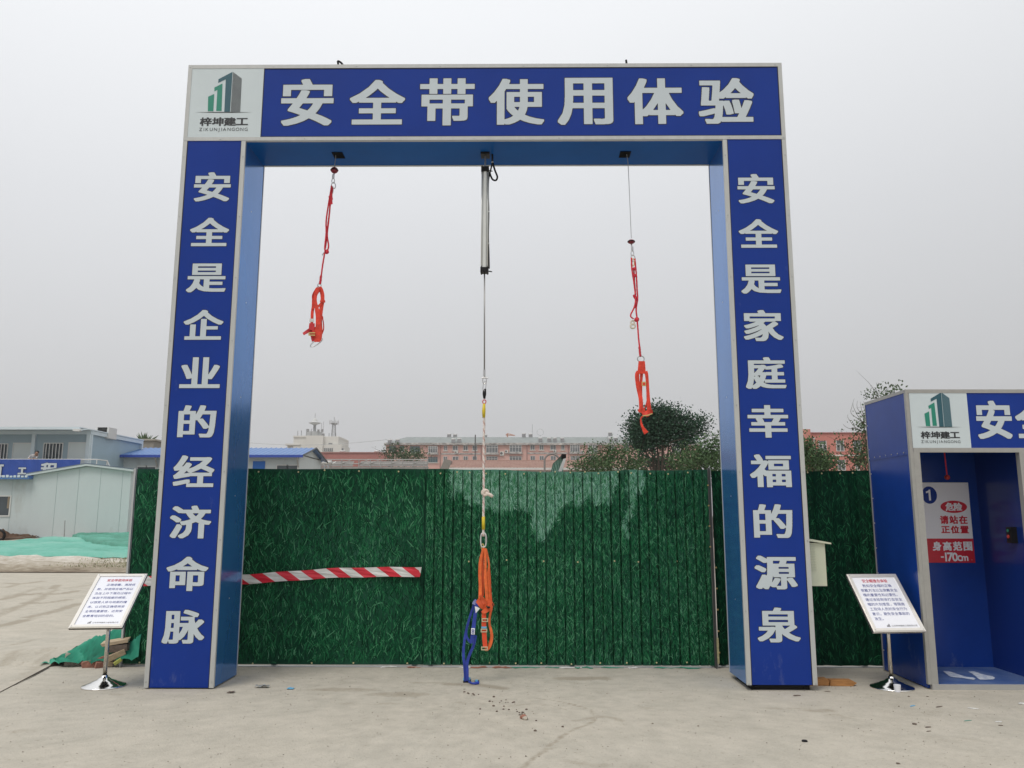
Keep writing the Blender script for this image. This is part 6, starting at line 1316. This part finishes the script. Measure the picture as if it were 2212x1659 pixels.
    for f_, a, b, la in S:
        hi_ = (b < 262 and f_ is c3) or (b < 375 and f_ is c4); yy = y + 4.6
        if not hi_:
            yy = min(np.arange(y - .5, y + 4.5, .1), key=lambda q: abs(f_(a, b + 12, q).z - (zc + (q - y + .5) / 5 * (ztop - zc)))) - .7
        p = f_(a, b, yy); solar_heater(p, 1.15, 'solar water heater on the pink block, ' + la, .40)
    p = c4(483, 350, y + 4.5); q = c4(483, 272, y + 4.5); t = thing('roof_aerial', 'thin tall aerial on the roof of the pink block', 'aerial', p); mb = MB(); mb.tube([p, q], .06, 5); mk('rod', mb, GALV, t); mb = MB(); ring(mb, p + Vector((2.2, 0, .2)), .9, .9, .05); mb.tube([p + Vector((2.2, 0, -1)), p + Vector((2.2, 0, -.6))], .06, 5); mk('dish', mb, GALV, t)
    p = c3(1948, 480, 190); q = c3(1948, 243, 190); t = thing('utility_pole', 'dark slim utility pole in front of the pink block, left of the white rope', 'pole', (p.x, 190, 0)); mb = MB(); mb.tube([(p.x, 190, 0), (p.x, 190, q.z)], [.22, .16], 6); mk('shaft', mb, mat('dark_pole', (.1, .1, .1), .8), t); mb = MB(); mb.box((p.x - .35, 189.8, q.z - 7), (p.x + .35, 190.2, q.z - 6.2)); mk('bracket', mb, GALV, t)
    p = c4(265, 380, 420); t = thing('tower_crane', 'tiny far orange crane tip above the roof of the pink block', 'crane', (p.x, 420, 0)); q = c4(265, 355, 420); mb = MB(); mb.tube([(p.x, 420, 0), (p.x, 420, q.z)], .35, 4); mk('mast', mb, mat('crane_orange', (.45, .16, .06), .7), t); a = c4(250, 368, 420); b = c4(330, 372, 420); mb = MB(); mb.tube([a, q, b], .18, 4); mb.tube([a, b], .22, 4); mk('jib', mb, bpy.data.materials['crane_orange'], t)
pink_block()
def rack():
    y = 60.0; g = thing('frame_rack', 'long low grey steel frame rack with diagonal struts above the flat hoarding', 'rack', c3(1000, 530, y)); x0, x1 = c3(555, 460, y).x, c3(1535, 460, y).x
    z0, z1_, z2 = c3(900, 522, y).z, c3(900, 497, y).z, c3(900, 461, y).z; xm = c3(900, 460, y).x
    mb = MB()
    for z in (z1_, z2): mb.tube([(x0, y, z), (x1, y, z)], .045, 5)
    for u in (600, 690, 780, 930, 1030, 1122, 1215, 1312, 1405, 1500, 1530): x = c3(u, 480, y).x; mb.tube([(x, y, 1.5), (x, y, z2)], .045, 5)
    for u in (780, 930, 1030, 1215, 1405): x, xx = c3(u, 480, y).x, c3(u + 90, 480, y).x; mb.tube([(x, y - .05, z1_), (xx, y - .05, z2)], .03, 5)
    mk('frame', mb, mat('weathered_steel', (.33, .33, .32), .6, .2), g)
    mb = MB()
    for u0, u1 in ((560, 870), (930, 1530)): a, b = c3(u0, 470, y).x, c3(u1, 470, y).x; mb.face([(a, y + .3, z1_ - .2), (b, y + .3, z1_ - .2), (b, y + .9, z2 - .06), (a, y + .9, z2 - .06)]); 
    mk('grey_sheeting', mb, mat('grey_sheeting', (.20, .19, .18), .8, var=.25, vscale=1.2), g)
    mb = MB(); mb.box((x0, y + .2, 0), (x1, y + .6, z0)); mk('ledge', mb, mat('pale_ledge', (.42, .41, .39), .85, var=.15, vscale=.8), g)
    p = c3(650, 488, 59.5); t = thing('white_tank', 'white cylindrical tank lying in front of the frame rack', 'tank', p); a, b = c3(610, 486, 59.5), c3(690, 486, 59.5); mb = MB(); mb.tube([a, b], .17, 14); mk('barrel', mb, FRAMEW, t, smooth=True); mb = MB(); mb.tube([b, b + Vector((.1, 0, -.1)), b + Vector((.35, .1, .05))], .05, 6); mb.box((a.x + .2, 59.4, a.z - .8), (a.x + .3, 59.6, a.z - .15)); mb.box((b.x - .3, 59.4, a.z - .8), (b.x - .2, 59.6, a.z - .15)); mk('cradle', mb, GALV, t)
    # tiled house
    y = 58.0; g = thing('tiled_house', 'low house with a long brown tiled roof and pale eave band', 'house', c3(1725, 535, y)); xa, xb = c3(1725, 500, y).x, c4(1450, 640, y).x; zt = c3(2000, 470, y + 3).z; ze = c3(2000, 534, y).z
    mb = MB(); n = 120; mb.grid([[(xa + (xb - xa) * i / n, y - .4, ze + .03 * (i % 2)), (xa + (xb - xa) * i / n, y + 3, zt + .03 * (i % 2))] for i in range(n + 1)]); mb.face([(xa, y - .4, ze), (xa, y + 6.4, ze), (xa, y + 3, zt)]); r = mk('roof', mb, TILE, g)
    mb = MB(); mb.tube([(xa, y + 3, zt), (xb, y + 3, zt)], .07, 6); mk('ridge', mb, mat('ridge_tile', (.30, .19, .15), .9), r)
    mb = MB(); mb.box((xa + .3, y, 0), (xb, y + 6, ze - .18)); mk('wall', mb, mat('cream_wall', (.46, .44, .40), .9), g); mb = MB(); mb.box((xa, y - .42, ze - .16), (xb, y - .3, ze)); mk('eave_board', mb, FRAMEW, g)
    mb = MB(); q = c3(1690, 470, y + 2); mb.prism([(c3(1640, 500, y + 2).x, ze - .3), (xa, ze - .3), (xa, zt - .1), (c3(1690, 460, y + 2).x, zt)], y + 1, y + 3); mk('gable_stub', mb, GREYW, g)
    a = c4(590, 590, 56); b = c4(720, 590, 56); t = thing('arch_hoop', 'grey hoop arch standing over the brown tiled roof', 'arch', ((a.x + b.x) / 2, 56, 0)); mb = MB(); zc = c4(655, 595, 56).z; rx = (b.x - a.x) / 2; rz = c4(655, 535, 56).z - zc; mb.tube([((a.x + b.x) / 2 - rx * math.cos(math.pi * i / 16), 56, zc + rz * math.sin(math.pi * i / 16)) for i in range(17)], .09, 6); mk('hoop', mb, mat('grey_hoop', (.22, .20, .19), .8), t)
    mb = MB(); mb.tube([(a.x, 56, 0), (a.x, 56, zc)], .09, 6); mb.tube([(b.x, 56, 0), (b.x, 56, zc)], .09, 6); mk('leg', mb, bpy.data.materials['grey_hoop'], t)
    # terracotta school block at the right
    y = 127.0; k = .2109 / 1.6492; c5 = lambda a, b, y: at(1709.9 + a * k, 848.9 + b * k, y)
    xl = c5(-300, 700, y).x; xr = c5(1900, 700, y).x; zt = c5(600, 680, y).z; g = thing('terracotta_building', 'terracotta building with white-framed windows beyond the right hoarding', 'building', (xl, y, 0))
    mb = MB(); mb.box((xl, y, 0), (xr, y + 12, zt)); mk('wall', mb, PINK2, g)
    mb = MB(); xb2 = c5(245, 640, y).x; mb.box((xl, y - 2, 0), (xb2, y - .002, c5(200, 632, y).z)); mk('stair_bay', mb, mat('terracotta_light', (.53, .21, .165), .9, var=.06, vscale=.3), g)
    mb = MB(); a, b = c5(370, 1045, y), c5(1900, 1065, y); mb.box((a.x, y - .1, b.z), (b.x, y, a.z)); mk('string_course', mb, WHITEB, g)
    mb = MB(); mb.box((xl, y - .2, zt), (xr, y + .3, zt + .14)); mk('coping', mb, mat('coping_dark_red', (.34, .12, .11), .9), g)
    for u in (368, 1295): p = c5(u, 765, y); mb = MB(); mb.tube([(p.x, y - .15, 0), (p.x, y - .15, p.z)], .10, 6); mb.box((p.x - .2, y - .3, p.z - .1), (p.x + .2, y, p.z + .1)); mk('drainpipe', mb, FRAMEW, g)
    for a0, b0, a1, b1 in ((450, 808, 595, 985), (745, 800, 890, 985), (1035, 800, 1175, 985), (1335, 800, 1480, 985), (770, 1130, 915, 1310), (1070, 1130, 1150, 1310), (450, 1130, 595, 1310)):
        p, r = c5(a0, b0, y), c5(a1, b1, y); f = .09; mb = MB(); zm = p.z - (p.z - r.z) * .36; xm = (p.x + r.x) / 2
        for lo, hi in (((p.x, r.z), (r.x, r.z + f)), ((p.x, zm - f / 2), (r.x, zm + f / 2)), ((p.x, r.z + f), (p.x + f, p.z)), ((r.x - f, r.z + f), (r.x, p.z)), ((xm - f / 2, r.z + f), (xm + f / 2, zm - f / 2))): mb.box((lo[0], y - .12, lo[1]), (hi[0], y - .0, hi[1]))
        o = mk('window', mb, FRAMEW, g); mb = MB(); mb.box((p.x + .02, y - .05, r.z + .02), (r.x - .02, y - .005, p.z - .0)); mk('pane', mb, mat('mid_grey_glass', (.10, .11, .115), .25, var=.3, vscale=.8) if 'mid_grey_glass' not in bpy.data.materials else bpy.data.materials['mid_grey_glass'], o)
rack()

# ------------------------------------------------------------------ trees
def tree(name, label, cat, base, limbs, blobs, leaf, lm, nleaf, group=None, tw=.05, sub=5, drop=0.0, per=16, spread=1.9):
    t = thing(name, label, cat, base, group); mb = MB(); b = Vector(base)
    for tip, r in limbs:
        tip = Vector(tip); m = b.lerp(tip, .45) + Vector((random.uniform(-.1, .1), random.uniform(-.1, .1), .12 * (tip - b).length)); P = [tuple(q) for q in smooth_path([tuple(b + Vector((random.uniform(-.06, .06), 0, 0))), tuple(m), tuple(tip)], 5)]
        mb.tube(P, [r * (1 - .8 * i / (len(P) - 1)) for i in range(len(P))], 5)
        for k in range(sub):
            i = random.randint(4, len(P) - 1); p = Vector(P[i]); d = Vector((random.gauss(0, 1), random.gauss(0, 1), random.uniform(.1, 1.2))).normalized() * random.uniform(.10, .26) * (tip - b).length; q = p + d; mb.tube([p, p + d * .5 + Vector((0, 0, .05)), q], [r * .32, r * .22, r * .08], 4)
    mk('trunk', mb, BARK, t)
    mb = MB(); vol = [(bx_[3] * bx_[4] * bx_[5]) ** .72 for bx_ in blobs]; tot = sum(vol)
    for (cx, cy, cz, rx, ry, rz), v in zip(blobs, vol):
        n = int(nleaf * v / tot); ncl = max(4, n // per)
        for c_ in range(ncl):
            d = Vector((random.gauss(0, 1), random.gauss(0, 1), random.gauss(0, 1))).normalized(); rr = random.random() ** .42 * random.choice((1, 1, 1, 1.12, .9))
            p = Vector((cx + d.x * rx * rr, cy + d.y * ry * rr, cz + d.z * rz * rr)); tone = random.gauss(.42, .17); sp = leaf * spread; out = (d + Vector((0, 0, .35))).normalized()
            for k in range(per):
                q = p + Vector((random.gauss(0, sp), random.gauss(0, sp), random.gauss(0, sp * .8))) + out * random.uniform(0, leaf * 2)
                a = (out + Vector((random.gauss(0, .8), random.gauss(0, .8), random.gauss(0, .8) - drop))).normalized(); s_ = a.cross(Vector((random.gauss(0, 1), random.gauss(0, 1), random.gauss(0, 1)))).normalized()
                L_ = leaf * random.uniform(.6, 1.4); w_ = L_ * .34; tn = float(np.clip(tone + random.gauss(0, .14), 0, 1)); mb.face([q, q + a * L_ * .5 + s_ * w_, q + a * L_, q + a * L_ * .5 - s_ * w_], 0, tn)
    mk('crown', mb, lm, t); return t
def trees():
    y = 24.0; p = lambda u, v, yy=y: at(u, v, yy)
    def blob(u, v, ru, rv, yy, dy=0, dep=1.0): c = at(u, v, yy + dy); s_ = (yy - CAM.y) / FPX; return (c.x, c.y, c.z, ru * s_, ru * s_ * dep, rv * s_)
    k = .40687 / 1.6492; g4 = lambda a, b: (1030.8 + a * k, 848.9 + b * k)
    def B4(a, b, ra, rb, yy=y, dy=0): u, v = g4(a, b); return blob(u, v, ra * k, rb * k, yy, dy)
    bx_, by_ = g4(1590, 680); base = at(bx_, by_, y); base.z = 1.2; base = (base.x, y, 1.0)
    L4 = lambda a, b, dy=0: tuple(at(*g4(a, b), y + dy))
    tree('round_tree', 'big dark green tree rising above the ribbed hoarding', 'tree', base, [(L4(1440, 380), .07), (L4(1500, 300, .4), .07), (L4(1560, 260), .08), (L4(1620, 230, -.3), .08), (L4(1690, 280), .07), (L4(1760, 330, .3), .06), (L4(1850, 330), .06), (L4(1900, 300, .2), .05), (L4(1400, 430, -.2), .05), (L4(1640, 400, -.4), .05), (L4(1530, 420, .3), .05), (L4(1750, 430), .05)],
        [B4(1560, 300, 130, 110), B4(1640, 250, 110, 100), B4(1440, 340, 90, 95), B4(1400, 290, 60, 60), B4(1345, 275, 32, 25), B4(1420, 430, 75, 80), B4(1490, 230, 80, 60), B4(1580, 175, 90, 45), B4(1690, 190, 55, 45), B4(1730, 320, 75, 85), B4(1890, 305, 80, 62), B4(1840, 360, 70, 85), B4(1830, 225, 42, 30), B4(1940, 250, 40, 25), B4(1975, 310, 28, 24), B4(1480, 450, 90, 55), B4(1650, 400, 90, 50), B4(1780, 420, 60, 60)], .085, LEAFD, 17500, 'trees beyond the hoarding', per=26, spread=2.5)
    yy = 21.0
    tree('pale_shrub', 'loose pale green shrub left of the big tree', 'shrub', (at(1290, 1016, yy).x, yy, .8), [(tuple(at(u, v, yy)), .02) for u, v in ((1255, 992), (1275, 975), (1300, 966), (1330, 970), (1350, 978), (1240, 1002), (1310, 978))],
        [blob(1265, 1004, 24, 18, yy), blob(1305, 985, 34, 22, yy), blob(1340, 990, 28, 24, yy), blob(1300, 1010, 56, 14, yy), blob(1370, 1008, 26, 12, yy)], .075, LEAFL, 4200, 'trees beyond the hoarding', sub=8)
    yy = 20.0
    tree('pale_shrub', 'yellowish green bushy tree between the big tree and the right post', 'shrub', (at(1530, 1016, yy).x, yy, .8), [(tuple(at(u, v, yy)), .04) for u, v in ((1490, 988), (1515, 972), (1540, 966), (1560, 958), (1580, 966), (1600, 985))],
        [blob(1500, 990, 34, 24, yy), blob(1535, 972, 30, 26, yy), blob(1575, 972, 36, 34, yy), blob(1530, 1005, 66, 20, yy), blob(1468, 1004, 20, 12, yy)], .08, LEAFL, 6500, 'trees beyond the hoarding', sub=6)
    yy = 26.0
    tree('dark_shrub', 'dark low scrub at the foot of the big tree', 'shrub', (at(1440, 1020, yy).x, yy, .8), [(tuple(at(u, v, yy)), .03) for u, v in ((1380, 1000), (1420, 1000), (1450, 995))], [blob(1390, 1010, 45, 14, yy), blob(1450, 1010, 45, 16, yy), blob(1420, 1002, 30, 14, yy)], .10, LEAFD, 2200, 'trees beyond the hoarding')
    yy = 80.0; g3 = lambda a, b: (545.7 + a * k, 879.2 + b * k)
    def B3(a, b, ra, rb): u, v = g3(a, b); return blob(u, v, ra * k, rb * k, yy)
    tree('sparse_tree', 'sparse wispy tree in front of the left end of the pink block', 'tree', (at(*g3(1340, 500), yy).x, yy, 0), [(tuple(at(*g3(a, b), yy)), .06) for a, b in ((1170, 420), (1220, 385), (1270, 375), (1330, 410), (1400, 410), (1470, 395), (1510, 410))], [B3(1200, 420, 45, 30), B3(1260, 405, 45, 35), B3(1320, 425, 55, 25), B3(1400, 425, 55, 25), B3(1480, 415, 50, 32), B3(1350, 445, 150, 18), B3(1215, 375, 20, 25), B3(1275, 375, 15, 25)], .20, LEAFO, 1700, 'trees beyond the hoarding', sub=9)
    k5 = .2109 / 1.6492; g5 = lambda a, b: (1709.9 + a * k5, 848.9 + b * k5)
    yy = 19.0
    def B5(a, b, ra, rb, y_): u, v = g5(a, b); return blob(u, v, ra * k5, rb * k5, y_)
    tree('leafy_bush', 'round green bush just right of the right post', 'shrub', (at(*g5(300, 1330), yy).x, yy, .9), [(tuple(at(*g5(a, b), yy)), .035) for a, b in ((240, 880), (320, 950), (420, 1060), (550, 1130), (640, 1200), (200, 950))], [B5(270, 930, 120, 110, yy), B5(250, 1080, 190, 150, yy), B5(440, 1120, 150, 90, yy), B5(560, 1160, 120, 90, yy), B5(420, 1230, 240, 90, yy), B5(690, 1230, 70, 70, yy), B5(130, 1000, 100, 150, yy)], .08, LEAFL, 4200, 'trees beyond the hoarding')
    yy = 17.0; bs = (at(*g5(1450, 1330), yy).x, yy, .5)
    T = lambda a, b: tuple(at(*g5(a, b), yy))
    tree('poplar', 'thin-branched young tree half hidden behind the booth', 'tree', bs, [(T(1300, 560), .05), (T(1250, 430), .04), (T(1200, 300), .035), (T(1420, 260), .02), (T(1600, 120), .02), (T(1500, 60), .02), (T(1150, 760), .04), (T(1000, 960), .03), (T(870, 1040), .025)],
        [B5(1290, 460, 110, 110, yy), B5(1240, 560, 110, 60, yy), B5(1220, 745, 100, 40, yy), B5(1330, 640, 90, 90, yy), B5(1120, 930, 120, 100, yy), B5(1100, 1060, 110, 80, yy), B5(1200, 1150, 160, 120, yy), B5(820, 800, 70, 60, yy), B5(1280, 900, 80, 120, yy), B5(1350, 1100, 90, 160, yy), B5(1480, 40, 110, 60, yy), B5(1700, 60, 90, 60, yy), B5(1700, 0, 60, 40, yy), B5(1330, 330, 60, 90, yy)], .075, LEAFO, 2200, 'trees beyond the hoarding', sub=7)
    # bare upper twigs
    t = [o for o in col.objects if o.name.startswith('poplar')][0]; mb = MB()
    for P in ([(1340, 680), (1180, 480), (1010, 350), (1020, 230), (1060, 90)], [(1300, 600), (1130, 400), (1050, 250), (1040, 180)], [(1340, 560), (1200, 380), (1110, 250), (1110, 130)], [(1330, 480), (1200, 330), (1160, 150)], [(1340, 700), (1100, 600), (960, 430), (950, 360)], [(1280, 700), (1100, 600), (980, 600), (900, 560), (870, 520)], [(1340, 400), (1240, 300), (1200, 180)], [(1390, 100), (1440, 40), (1430, 0)], [(1350, 1200), (1000, 1090), (870, 1040), (760, 1010), (680, 1015)], [(1330, 380), (1260, 260), (1215, 140)]):
        Q = smooth_path([T(*q) for q in P], 4); mb.tube(Q, [.011 * (1 - .75 * i / (len(Q) - 1)) for i in range(len(Q))], 4)
    mk('twigs', mb, BARK, t)
trees()
def wires():
    y = 200; mb = MB(); a, b = c3(-200, 300, y), c3(1180, 285, y); P = [(a.x + (b.x - a.x) * i / 20, y, a.z + (b.z - a.z) * i / 20 - 1.2 * math.sin(math.pi * i / 20)) for i in range(21)]; mb.tube(P, .05, 4); tag(mk('overhead_wire', mb, GALV, org=a), 'faint overhead wire running from the left post to the pink block', 'wire')
wires()

# ------------------------------------------------------------------ hazy air
def haze():
    mb = MB(); mb.box((-431, -57, -1.5), (413, 467, 58.7)); m = bpy.data.materials.new('haze'); m.use_nodes = True; t = m.node_tree; t.nodes.clear(); o = t.nodes.new('ShaderNodeOutputMaterial'); v = t.nodes.new('ShaderNodeVolumePrincipled'); v.inputs['Color'].default_value = (.9, .9, .9, 1); v.inputs['Density'].default_value = HAZE; v.inputs['Anisotropy'].default_value = .3
    t.links.new(v.outputs[0], o.inputs['Volume']); tag(mk('haze', mb, m), kind='stuff')
HAZE = .0006
if HAZE: haze()
